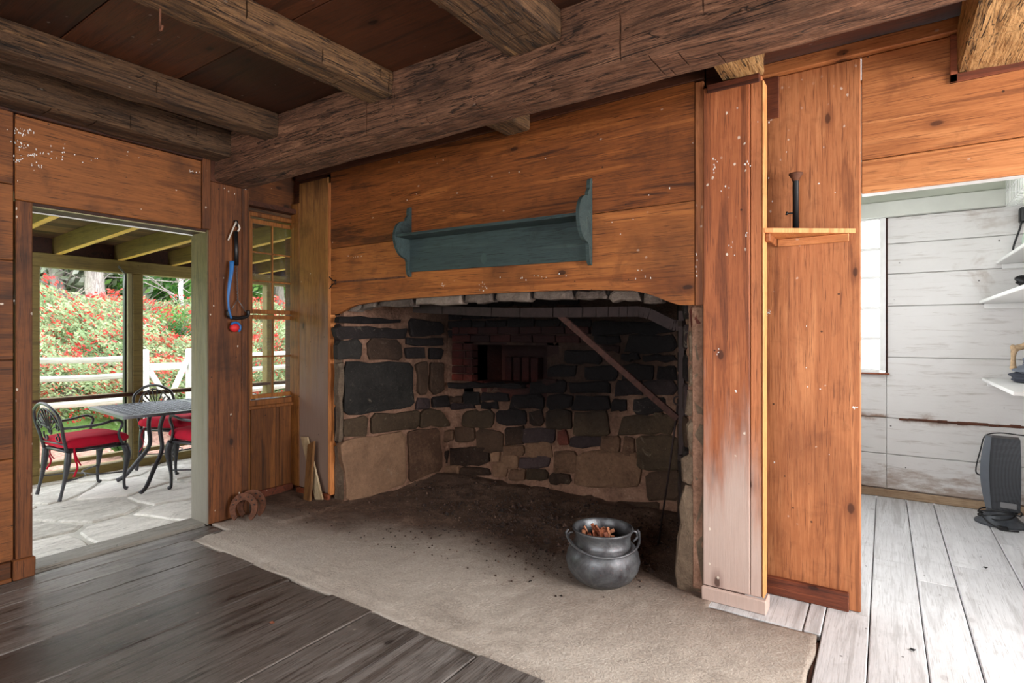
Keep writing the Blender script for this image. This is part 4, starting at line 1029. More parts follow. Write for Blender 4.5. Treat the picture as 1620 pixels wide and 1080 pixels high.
# ------------------------------------------------------------------ PANTRY (white room)
wp = struct('wall_pantry')
WY = 5.19
for z0, z1 in ((.065, .33), (.333, .61), (.613, 1.078), (1.081, 1.472), (1.475, 1.72), (1.723, 1.952), (1.955, 2.155)):
    box('board', .012, 1.06, WY, WY + .02, z0 + .001, z1 - .001, white_w, wp, .003)
    if z1 < .98 or z0 > 2.1: box('board', -.95, .010, WY, WY + .02, z0 + .001, z1 - .001, white_w, wp, .003)
    elif z0 < .98: box('board', -.95, .010, WY, WY + .02, z0 + .001, .955, white_w, wp, .003)
multi('backing', [(.0, 1.2, WY + .021, WY + .1, 0, 2.45), (-.95, 0, WY + .021, WY + .1, 0, .955), (-.95, 0, WY + .021, WY + .1, 2.16, 2.45), (-.95, -.62, WY + .021, WY + .1, .9, 2.2)], white_w, wp)
box('plate_beam', -.95, 1.06, WY - .05, WY + .02, 2.158, 2.275, soffit2, wp, .004)
box('plate_beam', -.95, 1.06, WY - .03, WY + .02, 2.277, 2.42, soffit, wp, .004)
bp = struct('baseboard_pantry')
box('board', -.9, 1.05, WY - .018, WY - .001, .0, .06, wood('stained_base', sr(196, 176, 150), sr(170, 144, 116), sr(110, 80, 56), 'X', specks=.3), bp, .004)
wpr = struct('wall_pantry_right')
for k in range(6): box('board', 1.06, 1.08, PY + .13, WY + .02, .0 + k * .4, .398 + k * .4, white_w, wpr, .003)
wpl = struct('wall_pantry_left')
multi('backing', [(-.70, -.61, 3.08, 3.75, 0, 2.42), (-.70, -.61, 4.65, WY + .1, 0, 2.42), (-.70, -.61, 3.75, 4.65, 0, .9), (-.70, -.61, 3.75, 4.65, 2.1, 2.42)], white_w, wpl)
cp = struct('ceiling_pantry')
for k in range(5): box('board', -1.0, 1.1, 3.06 + k * .45, 3.508 + k * .45, 2.42, 2.44, soffit, cp, .003)
cl = thing('ceiling_light', 'flat white rectangular light fixture on the pantry ceiling', 'light', (.16, 4.85, 2.42))
box('housing', .03, .30, 4.6, 5.03, 2.325, 2.419, fixture_m, cl, .012)
box('diffuser', .045, .285, 4.62, 5.01, 2.316, 2.326, fixture_m, cl, .004)
bm = bmesh.new(); rj = random.Random(9); xx = .09
while xx < 1.05:
    add_box(bm, xx, xx + .06, WY - .006 - rj.uniform(0, .004), WY + .002, .606 - rj.uniform(.004, .012), .614 + rj.uniform(0, .01), .003); xx += .058
o = mesh_obj('rotted_joint', bm, dark_trim, wp); o['kind'] = 'stuff'
# window_2
w2 = struct('window_2')
bm = bmesh.new(); add_box(bm, -.034, .006, WY - .022, WY + .02, .975, 2.157, .003); add_box(bm, -.56, -.52, WY - .022, WY + .02, .975, 2.157, .003); add_box(bm, -.52, -.034, WY - .022, WY + .02, .955, .985, .003); add_box(bm, -.52, -.034, WY - .022, WY + .02, 2.142, 2.157, .003)
mesh_obj('window_frame', bm, white_paint, w2)
zr = [.985, 1.225, 1.460, 1.70, 1.92, 2.142]
for z in zr[1:-1]: box('muntin', -.52, -.034, WY - .008, WY + .012, z - .012, z + .012, white_paint, w2, .003)
for x in (-.20, -.36): box('muntin', x - .01, x + .01, WY - .006, WY + .01, .985, 2.142, white_paint, w2, .003)
for z0, z1 in zip(zr, zr[1:]):
    for x0, x1 in ((-.52, -.37), (-.35, -.21), (-.19, -.034)): box('pane', x0, x1, WY, WY + .003, z0 + .012, z1 - .012, glass_m, w2, 0)
box('window_sill', -.56, .03, WY - .03, WY + .01, .945, .957, red_trim, w2, .003)
box('side_gap', .0065, .017, WY - .004, WY + .001, .96, 2.157, dark_trim, w2, 0)

# shelves on the pantry's right wall
SXs = [(1.775, .655, 'upper white pantry shelf on the right wall, under the wire basket'), (1.498, .560, 'middle white pantry shelf on the right wall, holding black and orange things'), (.945, .575, 'lowest white pantry shelf on the right wall, under the grey clothing')]
for z, x0, lb in SXs:
    s = thing('pantry_shelf', lb, 'shelf', (.85, 4.6, z))
    box('shelf_board', x0, 1.058, 3.6 if z > 1 else 4.0, WY - .005, z - .022, z, white_paint, s, .003)
    box('cleat', x0 + .03, 1.056, WY - .026, WY - .003, z - .06, z - .023, white_paint, s, .003)
wbk = thing('wire_basket', 'white coated wire basket hung high on the pantry wall, cut by the frame', 'basket', (.85, 4.7, 2.15))
bm = bmesh.new(); bx0, by0, by1, bz0, bz1 = .70, 4.05, 5.12, 2.145, 2.37
for z in (bz0, bz0 + .1, bz1): add_tube(bm, [(bx0, by0, z), (bx0, by1, z), (1.04, by1, z)], .004 if z < bz1 else .005, 6)
k = 0
y = by0
while y <= by1 + .001: add_tube(bm, [(bx0, y, bz1), (bx0, y, bz0), (1.04, y, bz0)], .003, 5); y += .0535
x = bx0
while x < 1.04: add_tube(bm, [(x, by1, bz1), (x, by1, bz0), (x, by0, bz0)], .003, 5); x += .05
mesh_obj('wires', bm, wire_m, wbk, True)
# cord hung at the wall above the upper shelf
kc = thing('hanging_cord', 'black cable hanging from a dark bracket beside the upper pantry shelf', 'cord', (.78, 5.1, 1.8))
q = lambda x, y: onY(x, y, 5.10)
box('bracket', q(1613, 330).x, q(1613, 330).x + .08, 5.09, 5.15, q(1613, 352).z, q(1613, 328).z, black_pl, kc, .008)
bm = bmesh.new(); add_tube(bm, smooth_curve([q(1617, 344), q(1614, 360), q(1605, 385), q(1603, 395), q(1608, 399), q(1618, 396)], 6), .006, 8); mesh_obj('cable', bm, black_pl, kc, True)
bt = thing('spray_bottle', 'pale bottle with a black cap on the upper pantry shelf', 'bottle', (.80, 5.02, 1.776))
bc_ = Vector((.80, 5.04, 1.776)); bm = bmesh.new(); add_lathe(bm, [(.03, 0), (.032, .01), (.032, .13), (.022, .16), (.014, .17)], bc_, 20); mesh_obj('body', bm, plain('bottle_mint', sr(196, 214, 200), .4), bt, True)
bm = bmesh.new(); add_lathe(bm, [(.016, .168), (.016, .2), (.012, .205)], bc_, 16); mesh_obj('cap', bm, black_pl, bt, True)
# on the middle shelf
gp = thing('black_boot', 'black pointed object like a shoe on the middle pantry shelf', 'shoe', (.80, 5.0, 1.5))
def blob(name, pts, rads, mat, parent, seg=14, flat=1.0):
    bm = bmesh.new(); P = smooth_curve(pts, 4); R = smooth_curve([Vector((r, 0, 0)) for r in rads], 4); add_tube(bm, P, [max(.003, r.x) for r in R], seg, flat=flat); return mesh_obj(name, bm, mat, parent, True)
qq = lambda x, y, Y=4.95: onY(x, y, Y)
blob('upper', [qq(1605, 441), qq(1614, 441), qq(1624, 444), qq(1640, 450)], [.010, .03, .042, .045], black_pl, gp, flat=.8)
blob('sole', [qq(1607, 446), qq(1620, 452), qq(1640, 459)], [.006, .01, .01], black_pl, gp)
ot = thing('orange_tool', 'orange handled tool with a black tip lying on the middle pantry shelf', 'tool', (.80, 4.95, 1.5))
blob('handle', [qq(1612, 461, 4.9), qq(1625, 460, 4.9), qq(1640, 460, 4.9)], [.013, .014, .014], orange_pl, ot)
blob('tip', [qq(1607, 463, 4.9), qq(1612, 461, 4.9)], [.008, .0125], black_pl, ot)
# folded clothing on the lowest shelf
cg = thing('folded_clothing', 'grey folded clothing heaped on the lowest pantry shelf', 'clothing', (.8, 4.8, .946))
def cloth(name, c, sx, sy, sz, mat, seed, parent):
    bm = bmesh.new(); bmesh.ops.create_icosphere(bm, subdivisions=4, radius=1)
    for v in bm.verts:
        n_ = mnoise.noise(v.co * 1.6 + Vector((seed, 0, 0))) * .28 + mnoise.noise(Vector((v.co.x * 1.2, v.co.y * 1.2, v.co.z * 6)) + Vector((0, seed, 0))) * .16
        v.co *= 1 + n_; v.co.z = max(v.co.z, -.75)
        v.co = Vector((c[0] + v.co.x * sx, c[1] + v.co.y * sy, c[2] + v.co.z * sz))
    return mesh_obj(name, bm, mat, parent, True)
cloth('lower_fold', (.80, 4.80, .982), .13, .15, .045, cloth_dark, 1, cg); cloth('middle_fold', (.82, 4.80, 1.03), .12, .14, .035, cloth_grey, 5, cg); cloth('upper_fold', (.86, 4.84, 1.095), .11, .14, .06, cloth_grey, 9, cg)
ch = thing('rope_chew', 'cream and tan fuzzy rope chew standing on the grey clothing', 'toy', (.76, 4.95, 1.0))
cq = lambda x, y: onY(x, y, 4.98)
blob('rope', [cq(1603, 582), cq(1603, 565), cq(1606, 552), cq(1618, 548), cq(1632, 542)], [.016, .013, .02, .02, .02], bone_m, ch)
blob('knot', [cq(1600, 553), cq(1604, 550), cq(1608, 549)], [.008, .024, .008], bone_m, ch)
blob('knot', [cq(1602, 577), cq(1603, 581), cq(1604, 585)], [.010, .02, .012], bone_m, ch)

# tower heater
ht = thing('tower_heater', 'dark grey tower heater with perforated front on the pantry floor', 'heater', (.63, 4.85, 0))
HC = Vector((.635, 4.86, 0)); hy = math.radians(-8)
def hx(u, v, z): return HC + Vector((u * math.cos(hy) - v * math.sin(hy), u * math.sin(hy) + v * math.cos(hy), z))
def loft(name, secs, mat, parent, smooth=False):
    bm = bmesh.new(); rings = [[bm.verts.new(p) for p in s] for s in secs]; n = len(rings[0])
    for A, B in zip(rings, rings[1:]):
        for k in range(n): bm.faces.new((A[k], A[(k + 1) % n], B[(k + 1) % n], B[k]))
    bm.faces.new(list(reversed(rings[0]))); bm.faces.new(rings[-1]); bmesh.ops.recalc_face_normals(bm, faces=list(bm.faces)); return mesh_obj(name, bm, mat, parent, smooth)
def hsec(z, k, f0, f1, d0, d1, inset=0):
    b = .014 * math.sin(PI * k)
    return [hx(f0 - b, -d0, z), hx(f1 + b * .3, -d0 - b, z), hx(f1 + b * .3, d1, z), hx(f0 - b, d1, z)]
Z0, Z1 = .105, .575
loft('front_grille', [hsec(Z0 + (Z1 - Z0) * t, t, -.042, .098, .062, -.045) for t in [i / 10 for i in range(11)]], heater_mesh, ht)
loft('side_shell', [[hx(-.075 - .028 * math.sin(PI * t) , -.02, Z0 + (Z1 + .004 - Z0) * t), hx(-.043 - .012 * math.sin(PI * t), -.064 - .006 * math.sin(PI * t), Z0 + (Z1 + .004 - Z0) * t), hx(-.042 - .01 * math.sin(PI * t), .07, Z0 + (Z1 - Z0) * t), hx(-.075 - .028 * math.sin(PI * t), .06, Z0 + (Z1 + .004 - Z0) * t)] for t in [i / 10 for i in range(11)]], grey_pl, ht)
loft('rear_shell', [[hx(-.07 - .02 * math.sin(PI * t), -.0, Z0 + (Z1 - .004 - Z0) * t), hx(.097, -.046, Z0 + (Z1 - .004 - Z0) * t), hx(.09, .09, Z0 + (Z1 - .004 - Z0) * t), hx(-.05 - .03 * math.sin(PI * t), .10, Z0 + (Z1 - .004 - Z0) * t)] for t in [i / 10 for i in range(11)]], black_pl, ht)
def ring_pts(rx, ry, z, n=24, dx=0): return [hx(dx + rx * math.cos(2 * PI * k / n), -.0 + ry * math.sin(2 * PI * k / n), z) for k in range(n)]
loft('base', [ring_pts(.135, .12, .0), ring_pts(.135, .12, .012), ring_pts(.10, .085, .04), ring_pts(.075, .065, .07), ring_pts(.07, .06, .106)], plain('heater_base', sr(70, 74, 80), .4), ht, False)
loft('rating_label', [[hx(.0, -.0648 - .001, .125), hx(.08, -.0668, .125), hx(.08, -.064, .125), hx(.0, -.0625, .125)], [hx(.0, -.0675, .160), hx(.08, -.0698, .160), hx(.08, -.066, .160), hx(.0, -.065, .160)]], lbl_m, ht)
bm = bmesh.new(); pts = []
for k in range(60):
    t = 2 * PI * k / 20; r = .098 + .018 * math.sin(k * .9); pts.append(hx(r * math.cos(t), (r - .012) * math.sin(t), .07 + .03 * math.sin(k * .37) + .0))
add_tube(bm, smooth_curve(pts, 2), .0045, 6)
mesh_obj('power_cord', bm, black_pl, ht, True); bm = bmesh.new()
add_tube(bm, smooth_curve([hx(-.10, -.05, .06), hx(-.06, -.12, .03), hx(-.0, -.155, .006), hx(.05, -.16, .006), hx(.09, -.14, .006)], 5), .0045, 6)
mesh_obj('power_cord', bm, black_pl, ht, True); bm = bmesh.new()
add_tube(bm, smooth_curve([hx(-.09, .03, .30), hx(-.125, .0, .33), hx(-.10, -.0, .48), hx(-.075, .0, .575), hx(.0, .02, .60), hx(.10, .03, .595), hx(.2, .06, .59)], 5), .0045, 6)
mesh_obj('power_cord', bm, black_pl, ht, True)
bm = bmesh.new(); a = hx(.0, -.155, .012); add_box(bm, a.x - .012, a.x + .04, a.y - .012, a.y + .016, .002, .026, .006); mesh_obj('plug', bm, black_pl, ht)

# dead leaves on the floor
for (px, py, lb) in ((1443, 1028, 'small dark dried leaf on the pale floor near the bottom edge'), (1558, 898, 'tiny dark crumb of leaf on the pantry floor planks')):
    p = onZ(px, py, .003); bm = bmesh.new(); vs = [bm.verts.new(p + Vector(v)) for v in ((-.010, .0, 0), (-.004, .007, .004), (.006, .006, .001), (.013, -.001, .005), (.004, -.007, .0), (-.005, -.005, .003))]
    bm.faces.new(vs); r_ = bmesh.ops.extrude_face_region(bm, geom=list(bm.faces)); [setattr(v, 'co', v.co + Vector((0, 0, .0015))) for v in r_['geom'] if isinstance(v, bmesh.types.BMVert)]
    tag(mesh_obj('dried_leaf', bm, black_iron), lb, 'leaf')
p = onZ(430, 985, .003); bm = bmesh.new(); vs = [bm.verts.new(p + Vector(v)) for v in ((-.014, -.004, 0), (-.004, .007, .004), (.012, .006, .001), (.016, -.003, .004), (.002, -.006, .0))]; bm.faces.new(vs)
r_ = bmesh.ops.extrude_face_region(bm, geom=list(bm.faces)); [setattr(v, 'co', v.co + Vector((0, 0, .0015))) for v in r_['geom'] if isinstance(v, bmesh.types.BMVert)]
tag(mesh_obj('dried_leaf', bm, plain('leaf_brown', sr(150, 92, 66), .8)), 'small reddish brown leaf on the dark plank floor', 'leaf')

# ------------------------------------------------------------------ unseen sides of the room
wre = struct('wall_rear')
multi('backing', [(-3.9, -2.4, -2.5, -2.4, 0, 2.56), (.4, 2.7, -2.5, -2.4, 0, 2.56), (-2.4, .4, -2.5, -2.4, 0, .6), (-2.4, .4, -2.5, -2.4, 2.1, 2.56)], pine_hx, wre)
wri = struct('wall_right')
multi('backing', [(2.6, 2.7, -2.5, .55, 0, 2.56), (2.6, 2.7, 2.75, 3.1, 0, 2.56), (2.6, 2.7, .55, 2.75, 0, .75), (2.6, 2.7, .55, 2.75, 2.15, 2.56)], pine_hx, wri)
w4 = struct('window_4')
multi('window_frame', [(2.6, 2.66, .55, .60, .75, 2.15), (2.6, 2.66, 2.70, 2.75, .75, 2.15), (2.6, 2.66, 1.62, 1.67, .75, 2.15), (2.6, 2.66, .55, 2.75, .75, .80), (2.6, 2.66, .55, 2.75, 2.10, 2.15)], white_paint, w4)
w5 = struct('window_5')
multi('window_frame', [(-2.4, -2.35, -2.46, -2.4, .6, 2.1), (.35, .4, -2.46, -2.4, .6, 2.1), (-1.03, -.97, -2.46, -2.4, .6, 2.1), (-2.4, .4, -2.46, -2.4, .6, .65), (-2.4, .4, -2.46, -2.4, 2.05, 2.1)], white_paint, w5)

# ------------------------------------------------------------------ PORCH
PZ = -.015
PX = -6.02
pf = struct('porch_floor')
box('mortar_bed', PX - .1, WLX - .02, -1.2, 6.2, PZ - .08, PZ - .010, flag_mortar, pf, 0)
def clip(poly, p, n):
    out = []
    for i in range(len(poly)):
        a, b = poly[i], poly[(i + 1) % len(poly)]; da = (a - p).dot(n); db = (b - p).dot(n)
        if da <= 0: out.append(a)
        if da * db < 0: out.append(a.lerp(b, da / (da - db)))
    return out
seeds = []; r = random.Random(21)
yy = -1.1
row = 0
while yy < 6.2:
    xx = PX - .2 + (row % 2) * .28
    while xx < WLX + .3:
        seeds.append(Vector((xx + r.uniform(-.15, .15), yy + r.uniform(-.15, .15)))); xx += r.uniform(.5, .72)
    yy += .46; row += 1
for i, s in enumerate(seeds):
    poly = [Vector((PX - .08, -1.2)), Vector((WLX - .03, -1.2)), Vector((WLX - .03, 6.2)), Vector((PX - .08, 6.2))]
    for j, t in enumerate(seeds):
        if i != j and (t - s).length < 1.6:
            m_ = (s + t) / 2; nn = (t - s).normalized(); poly = clip(poly, m_ - nn * .016, nn)
            if len(poly) < 3: break
    if len(poly) < 3: continue
    ctr = sum(poly, Vector((0, 0))) / len(poly)
    out = []
    for k in range(len(poly)):
        a, b = poly[k], poly[(k + 1) % len(poly)]; m2 = max(1, int((b - a).length / .16))
        for j in range(m2): out.append(a.lerp(b, (j + (.12 if j == 0 else 0)) / m2) + Vector((r.uniform(-.012, .012), r.uniform(-.012, .012))))
    if len(out) < 3: continue
    dz = r.uniform(-.004, .004); bm = bmesh.new()
    lo = [bm.verts.new((p.x, p.y, PZ - .03)) for p in out]; hi = [bm.verts.new((p.x, p.y, PZ - .004 + dz)) for p in out]
    tp = [bm.verts.new((ctr.x + (p.x - ctr.x) * .955, ctr.y + (p.y - ctr.y) * .955, PZ + .003 + dz)) for p in out]
    N = len(out)
    for A, B in ((lo, hi), (hi, tp)):
        for k in range(N): bm.faces.new((A[k], A[(k + 1) % N], B[(k + 1) % N], B[k]))
    bm.faces.new(tp); bmesh.ops.recalc_face_normals(bm, faces=list(bm.faces)); mesh_obj('flagstone', bm, flag_m, pf)

porch = thing('screened_porch', 'olive painted porch frame of posts, rails and header outside the doorway', 'porch', (PX, 2.3, 0))
def oz(px, py): return onX(px, py, PX).z
hz0, hz1 = 1.838, 1.955
box('header_beam', PX - .06, PX + .05, -1.2, 6.2, hz0, hz1, olive, porch, .004)
box('recess_shade_board', PX - .06, PX - .02, -1.2, 6.2, hz1 + .001, hz1 + .16, dark_trim, porch, .002)  # dark board painting in the shade of the recess between rafters
box('sill', PX - .06, PX + .07, -1.2, 6.2, PZ, PZ + .075, olive, porch, .004)
pyl = lambda px: onX(px, 500, PX).y
p1 = pyl(51); p1b = pyl(60); p2 = pyl(207); p2b = pyl(223)
for a, b in ((p1 - .06, p1b - .0), (p2, p2b), (p2b + 1.30, p2b + 1.39), (p2b + 2.2, p2b + 2.29), (p1 - 1.3, p1 - 1.2), (p2b + 3.3, p2b + 3.39)):
    box('post', PX - .05, PX + .05, a, b, PZ, hz0, olive, porch, .004)
box('stop_strip', PX - .02, PX + .045, pyl(199), pyl(206.5), PZ + .07, hz0, cream, porch, .003)
box('door_edge', PX - .03, PX + .02, pyl(196), pyl(199.5), PZ + .07, hz0, black_iron, porch, .002)
box('mid_rail', PX - .03, PX + .045, -1.2, 6.2, .665, .705, olive, porch, .003)
box('mid_rail_cap', PX + .045, PX + .055, -1.2, 6.2, .672, .700, dark_trim, porch, .002)
box('bottom_rail', PX - .03, PX + .04, -1.2, 6.2, PZ + .13, PZ + .165, olive, porch, .003)
# door closer arm
dc = thing('door_closer', 'small metal door closer arm under the porch header', 'closer', onX(190, 420, PX + .08))
bm = bmesh.new(); add_bar(bm, onX(187, 421, PX + .075), onX(198, 433, PX + .075), .014, .014); add_bar(bm, onX(198, 433, PX + .07), onX(197, 455, PX + .07), .010, .010); mesh_obj('arm', bm, spring_m, dc)
# porch roof: rafters fall outwards
rise = .045
def rz(x): return hz1 + rise * (x - PX)
for y_ in (.37, .85, 1.32, 1.79, 2.262, 2.735, 3.20, 3.67, 4.14, 4.62, 5.09, 5.56, 6.0):
    bm = bmesh.new(); P = [Vector((PX - .2, y_, rz(PX - .2))), Vector((WLX - .03, y_, rz(WLX - .03))), Vector((WLX - .03, y_, rz(WLX - .03) + .14)), Vector((PX - .2, y_, rz(PX - .2) + .14))]
    add_prism(bm, P, (0, .045, 0)); mesh_obj('rafter', bm, olive_x, porch)
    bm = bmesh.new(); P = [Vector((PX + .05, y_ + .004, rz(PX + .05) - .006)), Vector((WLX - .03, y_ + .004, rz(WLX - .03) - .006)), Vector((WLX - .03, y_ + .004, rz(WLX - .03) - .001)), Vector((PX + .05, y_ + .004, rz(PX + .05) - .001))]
    add_prism(bm, P, (0, .04, 0)); mesh_obj('rafter_lit_strip', bm, yellow_edge, porch)  # added strip: floor bounce on the rafter underside painted yellow
for k in range(18):
    xa = PX - .25 + k * .128; xb = xa + .126
    if xb > WLX: break
    bm = bmesh.new(); P = [Vector((xa, -1.3, rz(xa) + .142)), Vector((xb, -1.3, rz(xb) + .142)), Vector((xb, -1.3, rz(xb) + .162)), Vector((xa, -1.3, rz(xa) + .162))]
    add_prism(bm, P, (0, 7.6, 0)); mesh_obj('roof_board', bm, porch_ceil_m, porch)
for a in (0,): 
    bm = bmesh.new(); P = [Vector((PX - .25, -1.3, rz(PX - .25) + .165)), Vector((WLX, -1.3, rz(WLX) + .165)), Vector((WLX, -1.3, rz(WLX) + .2)), Vector((PX - .25, -1.3, rz(PX - .25) + .2))]; add_prism(bm, P, (0, 7.6, 0)); mesh_obj('roof_deck', bm, dark_trim, porch)
# diagonal brace and far end posts seen through the nook window
bm = bmesh.new(); add_bar(bm, (PX + .3, 4.7, 1.95), (PX + 1.2, 5.4, 1.6), .05, .09); mesh_obj('brace', bm, olive_x, porch)
box('end_header', PX, WLX - .05, 6.1, 6.18, 1.83, 2.0, olive_x, porch, .004)
box('end_post', PX + 1.0, PX + 1.1, 6.1, 6.18, PZ, 1.83, olive, porch, .004)
box('outer_siding', -4.15, NX - .13, 3.0, 6.2, PZ, 2.6, cream, nook, 0)

# ---------------- patio chairs
def make_chair():
    root = thing('patio_chair', 'x', 'chair')
    W, D, SH = .235, .20, .40      # half width, half depth, seat height (front = +Y)
    def leg(x, y, front):
        s = 1 if x > 0 else -1; f = 1 if front else -1
        if front: pts = [(x, y, SH), (x + s * .012, y + .02, SH - .07), (x + s * .006, y + .014, SH - .17), (x, y, .12), (x, y + .002, .03), (x + s * .004, y + .022, .008)]; rad = [.028, .030, .021, .013, .012, .018]
        else: pts = [(x, y, SH), (x, y - .005, SH - .08), (x, y - .02, SH - .2), (x, y - .045, .08), (x, y - .06, .012)]; rad = [.022, .025, .017, .012, .015]
        P = smooth_curve(pts, 4); R = [v.x for v in smooth_curve([Vector((r_, 0, 0)) for r_ in rad], 4)]
        bm = bmesh.new(); add_tube(bm, P, R, 10); mesh_obj('leg', bm, chair_iron, root, True)
    for x, y, fr in ((-W, D, 1), (W, D, 1), (-W + .03, -D, 0), (W - .03, -D, 0)): leg(x, y, fr)
    bm = bmesh.new(); add_tube(bm, [(-W, D, SH), (W, D, SH), (W - .03, -D, SH), (-W + .03, -D, SH)], .013, 8, True)
    for k in range(7): x = -W + .06 + k * (2 * W - .12) / 6; add_tube(bm, [(x, D, SH), (x * .9, -D, SH)], .006, 6)
    mesh_obj('seat_frame', bm, chair_iron, root, True)
    bm = bmesh.new(); add_tube(bm, smooth_curve([(-W, D, .16), (-W * .5, .03, .16), (0, 0, .16), (-W * .5, -.05, .16), (-W + .03, -D - .03, .16)], 4), .006, 6)
    add_tube(bm, smooth_curve([(W, D, .16), (W * .5, .03, .16), (0, 0, .16), (W * .5, -.05, .16), (W - .03, -D - .03, .16)], 4), .006, 6); mesh_obj('stretcher', bm, chair_iron, root, True)
    # back: tilted plane
    def bp_(u, h): return Vector((u, -D - .01 - h * .22, SH + h))
    out = smooth_curve([bp_(-W + .03, .0), bp_(-W + .02, .12), bp_(-W - .0, .22), bp_(-W + .02, .31), bp_(-.15, .355), bp_(-.08, .385), bp_(0, .395), bp_(.08, .385), bp_(.15, .355), bp_(W - .02, .31), bp_(W, .22), bp_(W - .02, .12), bp_(W - .03, .0)], 4)
    bm = bmesh.new(); add_tube(bm, out, .013, 8); add_tube(bm, [bp_(-W + .03, .06), bp_(W - .03, .06)], .007, 6); mesh_obj('back_frame', bm, chair_iron, root, True)
    bm = bmesh.new(); c0 = (0, .17)
    for k in range(9):
        a = math.radians(18 + 18 * k); r1 = .185 if 2 < k < 6 else .165
        add_tube(bm, [bp_(.025 * math.cos(a), c0[1] + .025 * math.sin(a)), bp_(r1 * .6 * math.cos(a), c0[1] + r1 * .6 * math.sin(a)), bp_(r1 * math.cos(a), c0[1] + r1 * math.sin(a))], [.005, .005, .009], 6)
    add_tube(bm, smooth_curve([bp_(.19 * math.cos(math.radians(a)), c0[1] + .185 * math.sin(math.radians(a))) for a in range(10, 171, 16)], 2), .007, 6)
    add_tube(bm, [bp_(.02 * math.cos(t), c0[1] + .03 * math.sin(t)) for t in [k * PI / 5 for k in range(10)]], .009, 6, True)
    for s in (-1, 1):
        sp_ = [bp_(s * (.165 + (.05 - .0042 * k) * math.cos(k * .62)), .20 + (.05 - .0042 * k) * math.sin(k * .62)) for k in range(11)]
        add_tube(bm, smooth_curve(sp_, 2), .008, 6)
        sp_ = [bp_(s * (.10 + (.045 - .004 * k) * math.cos(-k * .62 + 1)), .11 + (.045 - .004 * k) * math.sin(-k * .62 + 1)) for k in range(10)]
        add_tube(bm, smooth_curve(sp_, 2), .007, 6)
    mesh_obj('back_fretwork', bm, chair_iron, root, True)
    for s in (-1, 1):
        bm = bmesh.new(); x = s * W
        P = smooth_curve([bp_(x, .20), (x * 1.12, -.12, SH + .20), (x * 1.16, .0, SH + .205), (x * 1.14, .12, SH + .225), (x * 1.1, .175, SH + .19), (x * 1.06, .15, SH + .10), (x * 1.02, D - .01, SH)], 4)
        add_tube(bm, P, .011, 8); mesh_obj('armrest', bm, chair_iron, root, True)
    # cushion
    bm = bmesh.new(); bmesh.ops.create_cube(bm, size=1); bmesh.ops.subdivide_edges(bm, edges=list(bm.edges), cuts=7, use_grid_fill=True)
    for v in bm.verts:
        x, y, z = v.co
        k = (1 - (2 * abs(x)) ** 4 * .25) * (1 - (2 * abs(y)) ** 4 * .25)
        v.co = Vector((x * (2 * W + .0) * (1 - .06 * (abs(z) * 2) ** 2), y * (2 * D + .05) * (1 - .05 * (abs(z) * 2) ** 2) + .012, SH + .062 + z * .105 * k + .006 * mnoise.noise(Vector((x * 5, y * 5, z * 3)))))
    cu = mesh_obj('cushion', bm, crimson, root, True)
    bm = bmesh.new()
    for s in (-1, 1):
        add_tube(bm, smooth_curve([(s * (W - .03), -D + .04, SH + .03), (s * (W + .012), -D + .03, SH - .05), (s * (W + .004), -D + .05, SH - .13), (s * (W + .016), -D + .02, SH - .20)], 4), [.008] * 12 + [.012], 6, flat=.3)
        add_tube(bm, smooth_curve([(s * (W - .03), -D + .04, SH + .03), (s * (W + .012), -D + .045, SH - .06), (s * (W + .008), -D + .075, SH - .12)], 4), .006, 6, flat=.3)
    mesh_obj('tie', bm, crimson, cu, True)
    return root
proto = make_chair()
cdefs = [((-5.36, 1.80, PZ + .0035), math.radians(4), .93, 'black cast metal patio chair with red cushion, nearest the left door casing, side on'),
         ((-5.60, 2.62, PZ + .0035), math.radians(-68), .98, 'black patio chair with fan pattern back standing behind the table'),
         ((-4.68, 2.47, PZ + .0035), math.radians(95), .98, 'black patio chair on the near side of the table, cut by the door post'),
         ((-5.56, 3.12, PZ + .0035), math.radians(-80), .98, 'black patio chair behind the table, mostly hidden by the door post')]
for i, (loc, rzv, s, lb) in enumerate(cdefs):
    o = proto if i == 0 else copy_tree(proto)
    o.location = loc; o.rotation_euler = (0, 0, rzv); o.scale = (s, s, s); o['label'] = lb; o['group'] = 'patio chairs around the table'
    o['category'] = 'chair'
# table
TZ = .64
c1 = onZ(140, 643, TZ); c2 = onZ(195, 659, TZ); c3 = onZ(304, 651, TZ)
ey = (c1 - c2).normalized(); ex = Vector((ey.y, -ey.x, 0)); TWd = (c1 - c2).length; TL = 1.4
tb = thing('patio_table', 'rectangular dark cast metal patio table with lattice top', 'table', c2 + ex * TL / 2 + ey * TWd / 2 + Vector((0, 0, -TZ + PZ)))
def T(u, v, z): return c2 + ex * u + ey * v + Vector((0, 0, z - TZ))
bm = bmesh.new(); b_ = .045
for (u0, u1, v0, v1) in ((0, TL, 0, b_), (0, TL, TWd - b_, TWd), (0, b_, b_, TWd - b_), (TL - b_, TL, b_, TWd - b_), (TL / 2 - b_ / 2, TL / 2 + b_ / 2, b_, TWd - b_)):
    P = [T(u0, v0, TZ), T(u1, v0, TZ), T(u1, v1, TZ), T(u0, v1, TZ)]; add_prism(bm, P, (0, 0, -.022))
mesh_obj('top_rim', bm, table_iron, tb)
bm = bmesh.new(); st = .055; u = b_
while u < TL - b_:
    v = b_
    while v < TWd - b_ - .001:
        c = T(u + st / 2, v + st / 2, TZ - .006); add_tube(bm, [c + ex * .024 * math.cos(t) + ey * .024 * math.sin(t) for t in [k * PI / 4 for k in range(8)]], .005, 4, True)
        v += st
    u += st
k = b_
while k < TL: add_bar(bm, T(k, b_, TZ - .008), T(k, TWd - b_, TZ - .008), .006, .008); k += st
k = b_
while k < TWd: add_bar(bm, T(b_, k, TZ - .008), T(TL - b_, k, TZ - .008), .006, .008); k += st
